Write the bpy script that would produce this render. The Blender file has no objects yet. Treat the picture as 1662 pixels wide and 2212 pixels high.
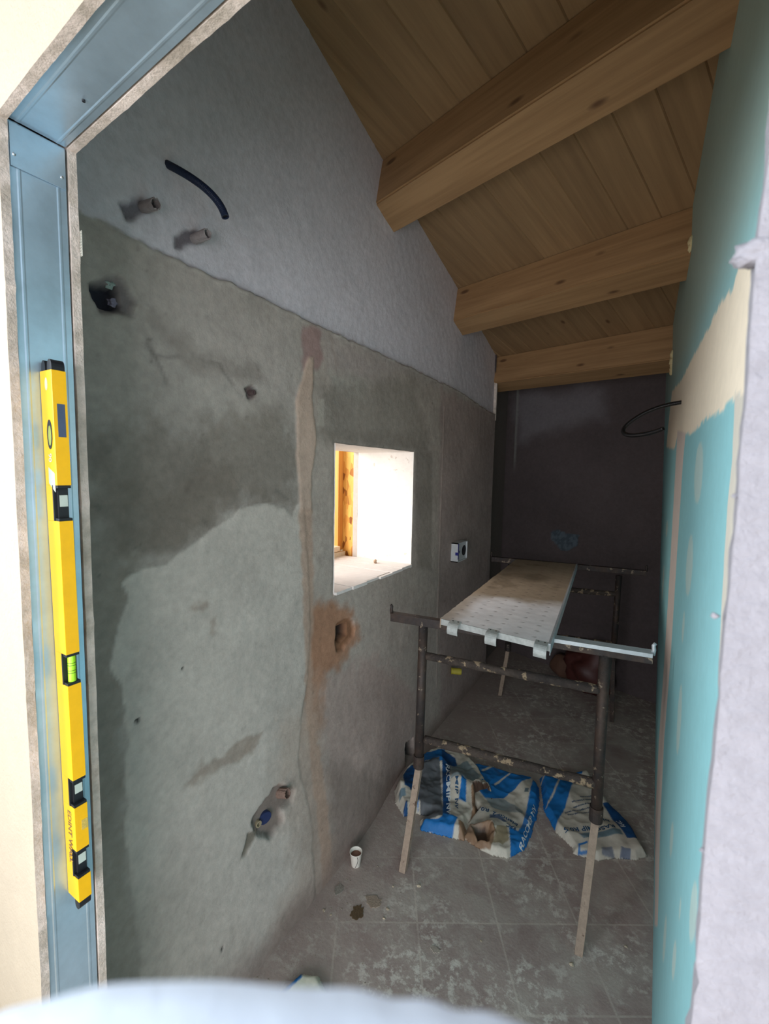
import bpy, bmesh, math, random
import numpy as np
from mathutils import Vector, Matrix
random.seed(7); rng = np.random.RandomState(7)
C = bpy.context.scene.collection
sc = bpy.context.scene

# ------------------------------------------------------------------ camera
F, CX, CY, H = 960.0, 831.0, 1106.0, 1.6
dn = np.array([610-CX, 12250-CY, F]); dn /= np.linalg.norm(dn)
Rv = np.array([1400-CX, 0, F]); Rv[1] = -(Rv[0]*dn[0]+Rv[2]*dn[2])/dn[1]; Rv /= np.linalg.norm(Rv)
_Y = Rv; _Z = -dn; _X = np.cross(_Y, _Z)
M = np.array([_X, _Y, _Z]); CAM = np.array([0, 0, H])
cd = bpy.data.cameras.new('camera'); cam = bpy.data.objects.new('camera', cd); C.objects.link(cam)
cd.sensor_fit = 'VERTICAL'; cd.sensor_height = 24.0; cd.sensor_width = 24.0*1662/2212
cd.lens = F/2212*24.0; cd.clip_start = 0.005
r_, u_, b_ = M@np.array([1, 0, 0]), -(M@np.array([0, 1, 0])), -(M@np.array([0, 0, 1]))
cam.matrix_world = Matrix(((r_[0], u_[0], b_[0], 0), (r_[1], u_[1], b_[1], 0), (r_[2], u_[2], b_[2], H), (0, 0, 0, 1)))
cd.dof.use_dof = True; cd.dof.focus_distance = 1.7; cd.dof.aperture_fstop = 6.5
sc.camera = cam

# ------------------------------------------------------------------ light and exposure
sc.view_settings.view_transform = 'Standard'; sc.view_settings.look = 'None'
sc.view_settings.exposure = 0.0; sc.view_settings.gamma = 1.0; sc.view_settings.use_curve_mapping = False
w = bpy.data.worlds.new('sky'); sc.world = w; w.use_nodes = True
bg = w.node_tree.nodes['Background']; bg.inputs[0].default_value = (0.80, 0.90, 1.0, 1); bg.inputs[1].default_value = 1.0
def area(name, loc, to, sx, sy, power, col):
    l = bpy.data.lights.new(name, 'AREA'); l.shape = 'RECTANGLE'; l.size = sx; l.size_y = sy; l.energy = power; l.color = col
    o = bpy.data.objects.new(name, l); C.objects.link(o); o.location = loc
    o.rotation_euler = (Vector(to)-Vector(loc)).to_track_quat('-Z', 'Y').to_euler(); return o
area('window_daylight', (-2.6, 0.9, 2.0), (-1.25, 2.0, 1.42), 1.3, 1.3, 72, (1.0, 0.93, 0.87))
area('doorway_daylight', (0.25, -2.0, 1.0), (-0.55, 1.0, 1.25), 2.4, 1.7, 92, (0.96, 0.955, 1.0))
ll = area('right_wall_fill', (-2.1, -1.15, 1.95), (0.1, 0.95, 1.50), 1.5, 1.0, 27, (0.88, 0.94, 1.0)); ll.data.spread = math.radians(80)  # unseen lamp added behind the camera on the left to brighten the right wall

# ------------------------------------------------------------------ helpers
def ray(x, y): return M@np.array([x-CX, y-CY, F])
def onp(p, P, n):
    d = ray(*p); t = np.dot(np.array(P)-CAM, n)/np.dot(d, n); return CAM+d*t
def onx(p, X0=-1.05): return onp(p, (X0, 0, 0), (1, 0, 0))
def flo(p, z=0.0): return onp(p, (0, 0, z), (0, 0, 1))
def lin(c):
    c = np.array(c, float)/255.0
    return np.where(c <= 0.04045, c/12.92, ((c+0.055)/1.055)**2.4)
def V(a): return Vector((float(a[0]), float(a[1]), float(a[2])))
_tab = rng.rand(256, 256)
def vnoise(x, y):
    xi = np.floor(x).astype(int); yi = np.floor(y).astype(int); fx = x-xi; fy = y-yi
    fx = fx*fx*(3-2*fx); fy = fy*fy*(3-2*fy); a = xi & 255; b = yi & 255; a1 = (xi+1) & 255; b1 = (yi+1) & 255
    return (_tab[a, b]*(1-fx)+_tab[a1, b]*fx)*(1-fy)+(_tab[a, b1]*(1-fx)+_tab[a1, b1]*fx)*fy
def fbm(x, y, s=1.0, o=4, sd=0):
    r = 0; a = 0.5; x = x*s+sd*17.3; y = y*s+sd*7.7
    for i in range(o): r = r+a*(vnoise(x, y)-0.5)*2; x = x*2.03+5.1; y = y*2.03+3.7; a *= 0.5
    return r
def sdf(px, py, poly):          # negative inside
    d = np.full(px.shape, 1e9); ins = np.zeros(px.shape, bool); n = len(poly)
    for i in range(n):
        ax, ay = poly[i][0], poly[i][1]; bx, by = poly[(i+1) % n][0], poly[(i+1) % n][1]
        ex, ey = bx-ax, by-ay; wx, wy = px-ax, py-ay
        t = np.clip((wx*ex+wy*ey)/(ex*ex+ey*ey+1e-12), 0, 1)
        d = np.minimum(d, np.hypot(wx-ex*t, wy-ey*t))
        c = (ay > py) != (by > py)
        with np.errstate(divide='ignore', invalid='ignore'):
            xx = (bx-ax)*(py-ay)/((by-ay) if by != ay else 1e-12)+ax
        ins ^= c & (px < xx)
    return np.where(ins, -d, d)
def sdl(px, py, pts):           # distance to an open polyline
    d = np.full(px.shape, 1e9)
    for i in range(len(pts)-1):
        ax, ay = pts[i]; bx, by = pts[i+1]; ex, ey = bx-ax, by-ay
        t = np.clip(((px-ax)*ex+(py-ay)*ey)/(ex*ex+ey*ey+1e-12), 0, 1)
        d = np.minimum(d, np.hypot(px-ax-ex*t, py-ay-ey*t))
    return d
def sst(a, b, x):
    t = np.clip((x-a)/(b-a), 0, 1); return t*t*(3-2*t)
def mixc(col, c, m): return col*(1-m[:, None])+np.asarray(c)[None, :]*m[:, None]

def tag(o, label=None, cat=None, group=None, kind=None):
    if label: o['label'] = label
    if cat: o['category'] = cat
    if group: o['group'] = group
    if kind: o['kind'] = kind
    return o
def link(name, me, mat=None, parent=None):
    o = bpy.data.objects.new(name, me); C.objects.link(o)
    if mat is not None: me.materials.append(mat)
    if parent is not None: o.parent = parent; o.matrix_parent_inverse = parent.matrix_world.inverted()
    return o
def empty(name, loc, label=None, cat=None, group=None, kind=None):
    o = bpy.data.objects.new(name, None); C.objects.link(o); o.location = V(loc); o.empty_display_size = 0.05
    o.matrix_world = Matrix.Translation(V(loc)); return tag(o, label, cat, group, kind)
def gridmesh(name, P, faces, cols=None, smooth=True):
    me = bpy.data.meshes.new(name); n = len(P); m = len(faces)
    me.vertices.add(n); me.vertices.foreach_set('co', np.asarray(P, np.float32).ravel())
    me.loops.add(m*4); me.loops.foreach_set('vertex_index', np.asarray(faces, np.int32).ravel())
    me.polygons.add(m); me.polygons.foreach_set('loop_start', np.arange(0, m*4, 4, dtype=np.int32))
    try: me.polygons.foreach_set('loop_total', np.full(m, 4, np.int32))
    except Exception: pass
    me.update(calc_edges=True)
    if cols is not None:
        a = me.attributes.new('Col', 'FLOAT_COLOR', 'POINT'); a.data.foreach_set('color', np.hstack([cols, np.ones((n, 1))]).astype(np.float32).ravel())
    me.polygons.foreach_set('use_smooth', np.full(m, smooth)); me.validate(); return me
def grid_faces(nu, nv, keep=None, flip=False):
    i, j = np.meshgrid(np.arange(nu-1), np.arange(nv-1), indexing='ij'); a = (i*nv+j).ravel()
    f = np.stack([a, a+nv, a+nv+1, a+1], 1)
    if flip: f = f[:, ::-1]
    if keep is not None: f = f[keep[i, j].ravel()]
    return f
def from_bm(name, bm, mat=None, parent=None, smooth=False, bevel=0):
    if bevel: bmesh.ops.bevel(bm, geom=[e for e in bm.edges], offset=bevel, segments=2, affect='EDGES', profile=0.6)
    bmesh.ops.recalc_face_normals(bm, faces=bm.faces)
    me = bpy.data.meshes.new(name); bm.to_mesh(me); bm.free()
    if smooth:
        for p in me.polygons: p.use_smooth = True
    return link(name, me, mat, parent)
def add_prism(bm, quad, vec):                 # quad (list of points) extruded by vec
    a = [bm.verts.new(V(p)) for p in quad]; b = [bm.verts.new(V(np.array(p)+np.array(vec))) for p in quad]; n = len(a)
    bm.faces.new(a); bm.faces.new(b[::-1])
    for i in range(n): bm.faces.new([a[i], b[i], b[(i+1) % n], a[(i+1) % n]])
def add_box(bm, x0, x1, y0, y1, z0, z1):
    add_prism(bm, [(x0, y0, z0), (x1, y0, z0), (x1, y1, z0), (x0, y1, z0)], (0, 0, z1-z0))
def add_tube(bm, pts, rad, seg=16, cap=True, square=False):
    pts = [V(p) for p in pts]; rings = []; n = len(pts); rad = rad if hasattr(rad, '__len__') else [rad]*n
    t0 = (pts[1]-pts[0]).normalized(); up = Vector((0, 0, 1)) if abs(t0.z) < 0.9 else Vector((0, 1, 0))
    nrm = t0.cross(up).normalized()
    for i, p in enumerate(pts):
        t = (pts[min(i+1, n-1)]-pts[max(i-1, 0)]).normalized(); nrm = (nrm-t*nrm.dot(t)).normalized(); bi = t.cross(nrm)
        if square: angs = [math.pi/4+k*math.pi/2 for k in range(4)]; rr = rad[i]*1.414
        else: angs = [2*math.pi*k/seg for k in range(seg)]; rr = rad[i]
        rings.append([bm.verts.new(p+nrm*math.cos(a)*rr+bi*math.sin(a)*rr) for a in angs])
    for i in range(n-1):
        m = len(rings[i])
        for k in range(m): bm.faces.new([rings[i][k], rings[i][(k+1) % m], rings[i+1][(k+1) % m], rings[i+1][k]])
    if cap: bm.faces.new(rings[0][::-1]); bm.faces.new(rings[-1])
def add_ringtube(bm, p0, p1, r0, r1, seg=20):  # hollow pipe
    p0, p1 = V(p0), V(p1); t = (p1-p0).normalized(); up = Vector((0, 0, 1)) if abs(t.z) < 0.9 else Vector((0, 1, 0)); a = t.cross(up).normalized(); b = t.cross(a)
    def ring(p, r): return [bm.verts.new(p+(a*math.cos(2*math.pi*k/seg)+b*math.sin(2*math.pi*k/seg))*r) for k in range(seg)]
    R = [ring(p0, r0), ring(p1, r0), ring(p1, r1), ring(p0, r1)]
    for q in range(4):
        A, B = R[q], R[(q+1) % 4]
        for k in range(seg): bm.faces.new([A[k], B[k], B[(k+1) % seg], A[(k+1) % seg]])
def bez(p0, p1, p2, p3, n=16):
    p = [np.array(q, float) for q in (p0, p1, p2, p3)]; out = []
    for i in range(n+1):
        t = i/n; out.append((1-t)**3*p[0]+3*t*(1-t)**2*p[1]+3*t*t*(1-t)*p[2]+t**3*p[3])
    return out
def blob(bm, c, r, sx=1, sy=1, sz=1, sub=2, amp=0.2, seed=0):
    g = bmesh.ops.create_icosphere(bm, subdivisions=sub, radius=1.0); rs = np.random.RandomState(seed)
    ph = rs.rand(6)*6
    for v in g['verts']:
        q = v.co.copy(); k = 1+amp*(math.sin(q.x*3.1+ph[0])*math.cos(q.y*2.7+ph[1])+0.6*math.sin(q.z*5.2+ph[2]+q.x*3)+0.4*math.sin(q.y*8+ph[3]))
        v.co = Vector((c[0]+q.x*r*sx*k, c[1]+q.y*r*sy*k, c[2]+q.z*r*sz*k))

# ------------------------------------------------------------------ materials
def mat(name, col=(0.5, 0.5, 0.5), rough=0.8, metal=0.0, attr=False, nscale=60, namp=0.12, bump=0.2, bscale=150, spec=0.4,
        spots=None, spot_scale=60, spot_th=0.62, big=None, big_scale=4, coord='Object', bdist=0.002):
    m = bpy.data.materials.new(name); m.use_nodes = True; nt = m.node_tree; N = nt.nodes; L = nt.links; b = N['Principled BSDF']
    b.inputs['Roughness'].default_value = rough; b.inputs['Metallic'].default_value = metal; b.inputs['Specular IOR Level'].default_value = spec
    tc = N.new('ShaderNodeTexCoord'); out = None
    if attr: a = N.new('ShaderNodeAttribute'); a.attribute_name = 'Col'; out = a.outputs['Color']
    else: a = N.new('ShaderNodeRGB'); a.outputs[0].default_value = (*[float(x) for x in col], 1); out = a.outputs[0]
    def noise(s, det=6):
        n = N.new('ShaderNodeTexNoise'); n.inputs['Scale'].default_value = s; n.inputs['Detail'].default_value = det; n.inputs['Roughness'].default_value = 0.65
        L.new(tc.outputs[coord], n.inputs['Vector']); return n.outputs['Fac']
    def mix(f, c1, c2):
        x = N.new('ShaderNodeMix'); x.data_type = 'RGBA'; L.new(f, x.inputs['Factor']); L.new(c1, x.inputs['A'])
        if isinstance(c2, tuple): x.inputs['B'].default_value = (*c2, 1)
        else: L.new(c2, x.inputs['B'])
        return x.outputs['Result']
    def ramp(v, a0, a1):
        r = N.new('ShaderNodeMapRange'); r.inputs[1].default_value = a0; r.inputs[2].default_value = a1; L.new(v, r.inputs[0]); return r.outputs[0]
    if big is not None: out = mix(ramp(noise(big_scale), 0.42, 0.62), out, tuple(float(x) for x in big))
    if namp:
        r = N.new('ShaderNodeMapRange'); r.inputs[1].default_value = 0.25; r.inputs[2].default_value = 0.75
        r.inputs[3].default_value = 1-namp; r.inputs[4].default_value = 1+namp; L.new(noise(nscale), r.inputs[0])
        mm = N.new('ShaderNodeVectorMath'); mm.operation = 'SCALE'; L.new(out, mm.inputs[0]); L.new(r.outputs[0], mm.inputs['Scale']); out = mm.outputs[0]
    if spots is not None: out = mix(ramp(noise(spot_scale, 3), spot_th, spot_th+0.06), out, tuple(float(x) for x in spots))
    L.new(out, b.inputs['Base Color'])
    if bump:
        bn = N.new('ShaderNodeBump'); bn.inputs['Strength'].default_value = bump; bn.inputs['Distance'].default_value = bdist
        L.new(noise(bscale, 8), bn.inputs['Height']); L.new(bn.outputs[0], b.inputs['Normal'])
    return m
def woodmat(name, c1, c2, axis=0, scale=1.0, knots=True, plank=0.0):
    m = bpy.data.materials.new(name); m.use_nodes = True; nt = m.node_tree; N = nt.nodes; L = nt.links; b = N['Principled BSDF']
    b.inputs['Roughness'].default_value = 0.65
    tc = N.new('ShaderNodeTexCoord'); mp = N.new('ShaderNodeMapping'); L.new(tc.outputs['Object'], mp.inputs[0])
    s = [14*scale]*3; s[axis] = 0.7*scale; mp.inputs['Scale'].default_value = s
    n = N.new('ShaderNodeTexNoise'); n.inputs['Scale'].default_value = 2.2; n.inputs['Detail'].default_value = 7; n.inputs['Roughness'].default_value = 0.6; L.new(mp.outputs[0], n.inputs['Vector'])
    cr = N.new('ShaderNodeValToRGB'); cr.color_ramp.elements[0].position = 0.36; cr.color_ramp.elements[1].position = 0.66
    cr.color_ramp.elements[0].color = (*[float(x) for x in c1], 1); cr.color_ramp.elements[1].color = (*[float(x) for x in c2], 1); L.new(n.outputs['Fac'], cr.inputs[0]); out = cr.outputs[0]
    if plank:
        sp = N.new('ShaderNodeSeparateXYZ'); L.new(tc.outputs['Object'], sp.inputs[0]); o = sp.outputs[1-axis] if axis < 2 else sp.outputs[0]
        dv = N.new('ShaderNodeMath'); dv.operation = 'DIVIDE'; L.new(o, dv.inputs[0]); dv.inputs[1].default_value = plank
        fl = N.new('ShaderNodeMath'); fl.operation = 'FLOOR'; L.new(dv.outputs[0], fl.inputs[0])
        wn = N.new('ShaderNodeTexWhiteNoise'); wn.noise_dimensions = '1D'; L.new(fl.outputs[0], wn.inputs['W'])
        r = N.new('ShaderNodeMapRange'); r.inputs[3].default_value = 0.92; r.inputs[4].default_value = 1.06; L.new(wn.outputs['Value'], r.inputs[0])
        v = N.new('ShaderNodeVectorMath'); v.operation = 'SCALE'; L.new(out, v.inputs[0]); L.new(r.outputs[0], v.inputs['Scale']); out = v.outputs[0]
    if knots:
        mp2 = N.new('ShaderNodeMapping'); L.new(tc.outputs['Object'], mp2.inputs[0]); s2 = [8*scale]*3 if plank else [13*scale]*3; s2[axis] = 4*scale if plank else 5*scale; s2[2] = 0.0 if plank else s2[2]; mp2.inputs['Scale'].default_value = s2
        vo = N.new('ShaderNodeTexVoronoi'); vo.inputs['Scale'].default_value = 1.0; L.new(mp2.outputs[0], vo.inputs['Vector'])
        r = N.new('ShaderNodeMapRange'); r.inputs[1].default_value = 0.05 if plank else 0.10; r.inputs[2].default_value = 0.12 if plank else 0.2; r.inputs[3].default_value = 0.85; r.inputs[4].default_value = 0.0; L.new(vo.outputs['Distance'], r.inputs[0])
        sc_ = N.new('ShaderNodeSeparateColor'); L.new(vo.outputs['Color'], sc_.inputs[0])
        g = N.new('ShaderNodeMath'); g.operation = 'GREATER_THAN'; g.inputs[1].default_value = 0.45; L.new(sc_.outputs[0], g.inputs[0])
        ml = N.new('ShaderNodeMath'); ml.operation = 'MULTIPLY'; L.new(r.outputs[0], ml.inputs[0]); L.new(g.outputs[0], ml.inputs[1])
        x = N.new('ShaderNodeMix'); x.data_type = 'RGBA'; L.new(ml.outputs[0], x.inputs['Factor']); L.new(out, x.inputs['A']); x.inputs['B'].default_value = (0.10, 0.045, 0.02, 1); out = x.outputs['Result']
    L.new(out, b.inputs['Base Color'])
    bn = N.new('ShaderNodeBump'); bn.inputs['Strength'].default_value = 0.15; bn.inputs['Distance'].default_value = 0.001; L.new(n.outputs['Fac'], bn.inputs['Height']); L.new(bn.outputs[0], b.inputs['Normal'])
    return m

m_wall = mat('grey_plaster', attr=True, rough=0.9, nscale=45, namp=0.13, bump=0.5, bscale=110, bdist=0.003)
m_attr = mat('painted_board', attr=True, rough=0.75, nscale=30, namp=0.05, bump=0.12, bscale=90)
m_bag = mat('printed_paper', attr=True, rough=0.6, nscale=40, namp=0.12, bump=0.3, bscale=60)
m_white = mat('white_plaster', lin((178, 166, 146)), 0.9, nscale=20, namp=0.05, bump=0.9, bscale=120, bdist=0.004)
m_rwhite = mat('rough_white_plaster', lin((166, 163, 170)), 0.95, nscale=90, namp=0.12, bump=1.0, bscale=170, bdist=0.006)
m_core = mat('gypsum_core', lin((220, 206, 196)), 0.95, nscale=60, namp=0.14, bump=0.8, bscale=160, bdist=0.004, big=lin((180, 168, 155)), big_scale=14)
m_zinc = mat('galvanised_steel', lin((186, 208, 224)), 0.34, metal=0.72, nscale=9, namp=0.2, bump=0.06, bscale=14, bdist=0.004)
m_rivet = mat('bright_steel', (0.7, 0.72, 0.75), 0.25, metal=1, namp=0.05, bump=0)
m_teal = mat('green_board', attr=True, rough=0.5, nscale=30, namp=0.05, bump=0.1, bscale=90, spec=0.6)
m_black = mat('black_plastic', (0.012, 0.013, 0.016), 0.45, nscale=40, namp=0.1, bump=0.05)
m_yel = mat('yellow_paint', lin((248, 188, 8)), 0.38, nscale=50, namp=0.05, bump=0.04)
m_conduit = mat('blue_black_plastic', (0.010, 0.018, 0.045), 0.4, namp=0.1, bump=0)
m_green = mat('green_spirit', (0.42, 0.80, 0.03), 0.15, namp=0.02, bump=0)
m_clear = mat('clear_plastic_vial', lin((190, 200, 190)), 0.2, namp=0.05, bump=0)
m_ink = mat('grey_ink', lin((130, 100, 60)), 0.6, namp=0.2, bump=0)
m_bluemark = mat('blue_marker_ink', lin((28, 32, 120)), 0.6, namp=0.1, bump=0)
m_tube = mat('worn_dark_steel', lin((56, 51, 50)), 0.6, metal=0.35, nscale=40, namp=0.3, bump=0.6, bscale=120, spots=lin((136, 122, 106)), spot_scale=34, spot_th=0.62, big=lin((74, 60, 52)), big_scale=9)
m_tubel = mat('mortar_coated_steel', lin((150, 132, 116)), 0.85, nscale=60, namp=0.22, bump=0.7, bscale=130, spots=lin((95, 74, 62)), spot_scale=24)
m_rung = mat('crusted_rung', lin((76, 66, 59)), 0.75, metal=0.2, nscale=50, namp=0.35, bump=1.0, bscale=90, bdist=0.006, spots=lin((158, 138, 112)), spot_scale=26, spot_th=0.55, big=lin((55, 48, 46)), big_scale=6)
m_edge = mat('bare_steel_edge', lin((185, 192, 196)), 0.5, metal=0.5, nscale=40, namp=0.15, bump=0.2)
m_hook = mat('zinc_hook', lin((180, 184, 182)), 0.6, metal=0.35, nscale=60, namp=0.22, bump=0.4)
m_wood = woodmat('pine_beam', lin((146, 112, 76)), lin((172, 136, 96)), axis=0)
m_board = woodmat('pine_ceiling_boards', lin((140, 112, 80)), lin((160, 130, 94)), axis=1, plank=0.135)
m_ply = woodmat('orange_timber', lin((214, 140, 60)), lin((240, 178, 92)), axis=2, knots=False)
m_dirt = mat('brown_paper', lin((140, 112, 88)), 0.85, nscale=60, namp=0.25, bump=0.5)

# ------------------------------------------------------------------ room layout (metres, camera stands at x=0 y=0)
XL = -1.05
bd = np.array([-0.947, 0.321, 0.029]); bd /= np.linalg.norm(bd)       # beam direction
A0 = np.array([XL, 1.739, 2.953]); sv = np.array([0, 1, -0.245])
cn = np.cross(bd, sv); cn /= np.linalg.norm(cn); cn = cn if cn[2] > 0 else -cn
def ceil_z(x, y): return A0[2]-(cn[0]*(x-A0[0])+cn[1]*(y-A0[1]))/cn[2]
def xr(y, z): return 0.082+0.018*y+0.0255*z-0.0168*y*z
def wallL_x(y, z):
    return XL+0.065*sst(0.75, 0.0, z)*sst(2.1, 1.5, y)
YA, YB = 0.40, 3.46
WY0, WY1, WZ0, WZ1 = 1.398, 2.07, 1.125, 1.715

# ---- left wall
def build_left():
    ys = np.unique(np.round(np.concatenate([np.arange(YA, YB+1e-6, 0.0065), [WY0, WY1, YB]]), 5))
    zs = np.unique(np.round(np.concatenate([np.arange(0, 3.34, 0.0065), [WZ0, WZ1]]), 5))
    def dedupe(a, keep):
        out = [a[0]]
        for v in a[1:]:
            if v-out[-1] < 0.002:
                if v in keep: out[-1] = v
                continue
            out.append(v)
        return np.array(out)
    ys = dedupe(ys, (WY0, WY1, YB)); zs = dedupe(zs, (WZ0, WZ1))
    nu, nv = len(ys), len(zs); Yg, Zg = np.meshgrid(ys, zs, indexing='ij'); y = Yg.ravel(); z = Zg.ravel()
    W = lambda pts: [(onx(p, -1.045)[1], onx(p, -1.045)[2]) for p in pts]
    jag = fbm(y, z, 22, 4, 1)*0.02; fine = fbm(y, z, 70, 3, 2); soft = fbm(y, z, 3.2, 5, 3); med = fbm(y, z, 9, 5, 4)
    col = np.tile(lin((176, 174, 167)), (len(y), 1)); depth = np.zeros(len(y))     # depth>0 goes into the wall
    def lay(pts, c, s0=0.004, s1=None, j=1.0, k=1.0, w=None):
        nonlocal col
        d = sdf(y, z, W(pts))+jag*j; s1 = s0 if s1 is None else s1
        m = sst(s1, -s0, d)*k; col = mixc(col, lin(c), m); return d
    # broad damp and dry zones
    lay([(170, 950), (420, 920), (600, 880), (650, 980), (640, 1090), (520, 1095), (380, 1200), (290, 1240), (240, 1400), (180, 1400)], (136, 132, 123), 0.06, 0.07, 4, 0.85)
    lay([(300, 620), (420, 600), (640, 720), (650, 860), (520, 830), (330, 770)], (184, 181, 175), 0.05, 0.07, 3, 0.7)
    lay([(190, 1240), (300, 1240), (270, 1500), (290, 2300), (180, 2300)], (148, 145, 136), 0.03, 0.03, 2, 0.95)
    lay([(300, 1080), (480, 1010), (560, 1080), (420, 1170), (300, 1210)], (120, 114, 104), 0.05, 0.08, 5, 0.6)
    lay([(320, 690), (420, 800), (560, 815), (560, 800), (430, 770), (330, 680)], (146, 142, 135), 0.02, 0.03, 2, 0.7)
    # right of the filled chase
    lay([(672, 700), (1075, 900), (1075, 1500), (880, 1660), (700, 1920), (660, 2000), (660, 1300)], (180, 175, 166), 0.03, 0.03, 1, 1)
    lay([(690, 720), (880, 790), (800, 830), (720, 800)], (178, 172, 168), 0.05, 0.06, 2, 0.8)
    lay([(720, 810), (800, 830), (790, 860), (730, 850)], (176, 178, 170), 0.02, 0.04, 2, 0.8)
    lay([(690, 840), (900, 820), (930, 960), (880, 965), (725, 955), (690, 940)], (150, 147, 138), 0.04, 0.05, 3, 0.8)
    lay([(700, 930), (900, 940), (935, 980), (935, 1230), (905, 1225), (900, 970), (715, 955)], (144, 140, 131), 0.02, 0.03, 1, 0.8)
    lay([(955, 840), (1075, 900), (1075, 1480), (955, 1560), (950, 1300)], (166, 152, 148), 0.03, 0.04, 2, 0.7)
    lay([(690, 1470), (800, 1420), (910, 1500), (890, 1660), (700, 1910)], (178, 164, 156), 0.05, 0.06, 3, 0.9)
    lay([(700, 1640), (850, 1680), (760, 1860), (660, 2040), (620, 2090), (680, 1900)], (136, 127, 119), 0.05, 0.06, 3, 0.7)
    # brown damp stain round the small socket hole
    lay([(672, 1325), (720, 1300), (760, 1330), (772, 1380), (740, 1430), (700, 1450), (690, 1560), (668, 1620), (655, 1560), (662, 1420)], (172, 132, 104), 0.02, 0.05, 2.4, 0.95)
    lay([(590, 1620), (660, 1560), (680, 1700), (680, 1900), (620, 1960), (640, 1760)], (180, 160, 144), 0.04, 0.08, 3, 0.6)
    # big pale skim patch
    pal = [(657, 1082), (644, 1092), (634, 1118), (618, 1100), (595, 1091), (563, 1089), (521, 1097), (498, 1118), (459, 1144), (423, 1172), (387, 1196), (361, 1222),
           (316, 1227), (287, 1242), (270, 1261), (280, 1290), (267, 1333), (256, 1375), (241, 1440), (270, 1485), (275, 1537), (270, 1570), (279, 1602), (270, 1651),
           (277, 1693), (275, 1800), (280, 1900), (290, 2000), (295, 2300), (520, 2300), (590, 2060), (652, 1920), (655, 1760), (640, 1640), (662, 1500), (672, 1400), (668, 1250)]
    dp = lay(pal, (196, 194, 186), 0.003, 0.004, 0.55, 1)
    depth -= 0.0025*sst(0.004, -0.004, dp)
    col = mixc(col, lin((186, 181, 174)), sst(0.0, -0.0, dp)*0+np.clip(soft*1.2, 0, 1)*0.45*sst(0.0, -0.05, dp))
    lay([(620, 1560), (680, 1500), (680, 1950), (600, 2060), (560, 2000), (630, 1850), (600, 1700)], (184, 174, 162), 0.06, 0.10, 3, 0.75)
    lay([(200, 1900), (600, 2060), (560, 2300), (200, 2300)], (168, 165, 155), 0.10, 0.16, 3, 0.6)
    for pts in ([(400, 1700), (440, 1650), (480, 1640), (540, 1590), (575, 1575), (560, 1600), (520, 1640), (480, 1655), (440, 1680)], [(455, 1340), (470, 1330), (462, 1375), (452, 1372)], [(420, 1315), (445, 1308), (440, 1318)], [(530, 1625), (548, 1590), (545, 1630)]):
        lay(pts, (160, 151, 139), 0.006, 0.012, 1.3, 0.8)
    # filled vertical chase
    lay([(656, 708), (692, 712), (700, 775), (688, 800), (655, 800)], (166, 142, 138), 0.01, 0.015, 1, 0.9)
    dch = lay([(668, 770), (680, 770), (678, 860), (686, 950), (676, 1030), (676, 1110), (650, 1105), (645, 1000), (643, 860), (655, 810)], (202, 184, 168), 0.004, 0.006, 0.5, 1)
    lay([(650, 1100), (676, 1100), (676, 1500), (690, 1700), (688, 1900), (672, 1905), (668, 1600), (660, 1400)], (186, 164, 146), 0.006, 0.012, 0.8, 0.85)
    depth -= 0.004*sst(0.004, -0.006, dch)
    lay([(690, 860), (704, 862), (704, 920), (688, 918)], (182, 180, 170), 0.003, 0.004, 0.4, 0.9)
    # trodden dust and splashes along the foot of the wall
    base = sst(0.16, 0.0, z+0.06*fbm(y, z, 7, 4, 61)); col = mixc(col, lin((140, 127, 119)), base*0.75)
    # streaky trowel marks
    tr = sst(0.35, 0.7, fbm(y*1.0+z*0.6, z*0.25-y*0.5, 22, 4, 62))*sst(0.1, 0.4, fbm(y, z, 2.2, 3, 63)); col = mixc(col, lin((150, 141, 130)), tr*0.35)
    col = col*np.array([0.885, 0.815, 0.80])[None, :]
    # thin vertical ridge right of the window
    dl = sdl(y, z, W([(962, 880), (958, 1000), (953, 1150), (948, 1330), (945, 1480)])); mr = sst(0.012, 0.002, dl+jag*0.2)
    col = mixc(col, lin((180, 160, 150)), mr*0.6); depth -= 0.002*mr
    # speckle, pits and cracks
    col *= (1+0.13*soft+0.15*med+0.10*fine)[:, None]
    pit = sst(0.52, 0.70, fbm(y, z, 60, 3, 9))*sst(0.05, -0.2, -np.abs(soft))
    zone = sst(0.02, 0.06, sdf(y, z, W(pal)))
    col *= (1-0.35*pit*(0.4+0.6*zone))[:, None]; depth += 0.002*pit
    for pl in ([(440, 1125), (455, 1138), (475, 1136)], [(185, 965), (205, 960), (225, 968), (235, 960)], [(215, 985), (240, 972)], [(320, 740), (350, 790), (365, 830)], [(545, 875), (560, 905), (545, 915)], [(520, 850), (480, 790), (420, 770), (330, 765), (310, 700)], [(600, 1060), (625, 1080)], [(196, 1085), (212, 1095), (220, 1100)]):
        dk = sdl(y+0.010*fbm(y, z, 25, 3, 71), z+0.010*fbm(y, z, 25, 3, 72), W(pl)); mk = sst(0.0085, 0.001, dk)*sst(-0.25, 0.15, fbm(y, z, 14, 3, 73)); col = mixc(col, lin((78, 75, 72)), mk*0.35); depth += 0.001*mk
    for p, r in (((397, 1445), 0.004), ((300, 1558), 0.005), ((577, 2125), 0.006), ((455, 2030), 0.004)):
        q = W([p])[0]; dk = np.hypot(y-q[0], z-q[1]); mk = sst(r+0.003, r-0.001, dk); col = mixc(col, lin((25, 25, 25)), mk); depth += 0.006*mk
    # upper band: thinner, smoother coat above the rough edge of the old plaster
    zr = 2.128-0.02*sst(0.5, 1.0, y)*0+jag*0.6+0.006*fbm(y, y*0, 14, 3, 5)-0.05*sst(2.5, 3.4, y)
    up = sst(-0.002, 0.006, z-zr); fade = sst(0.45, 0.95, y)
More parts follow.
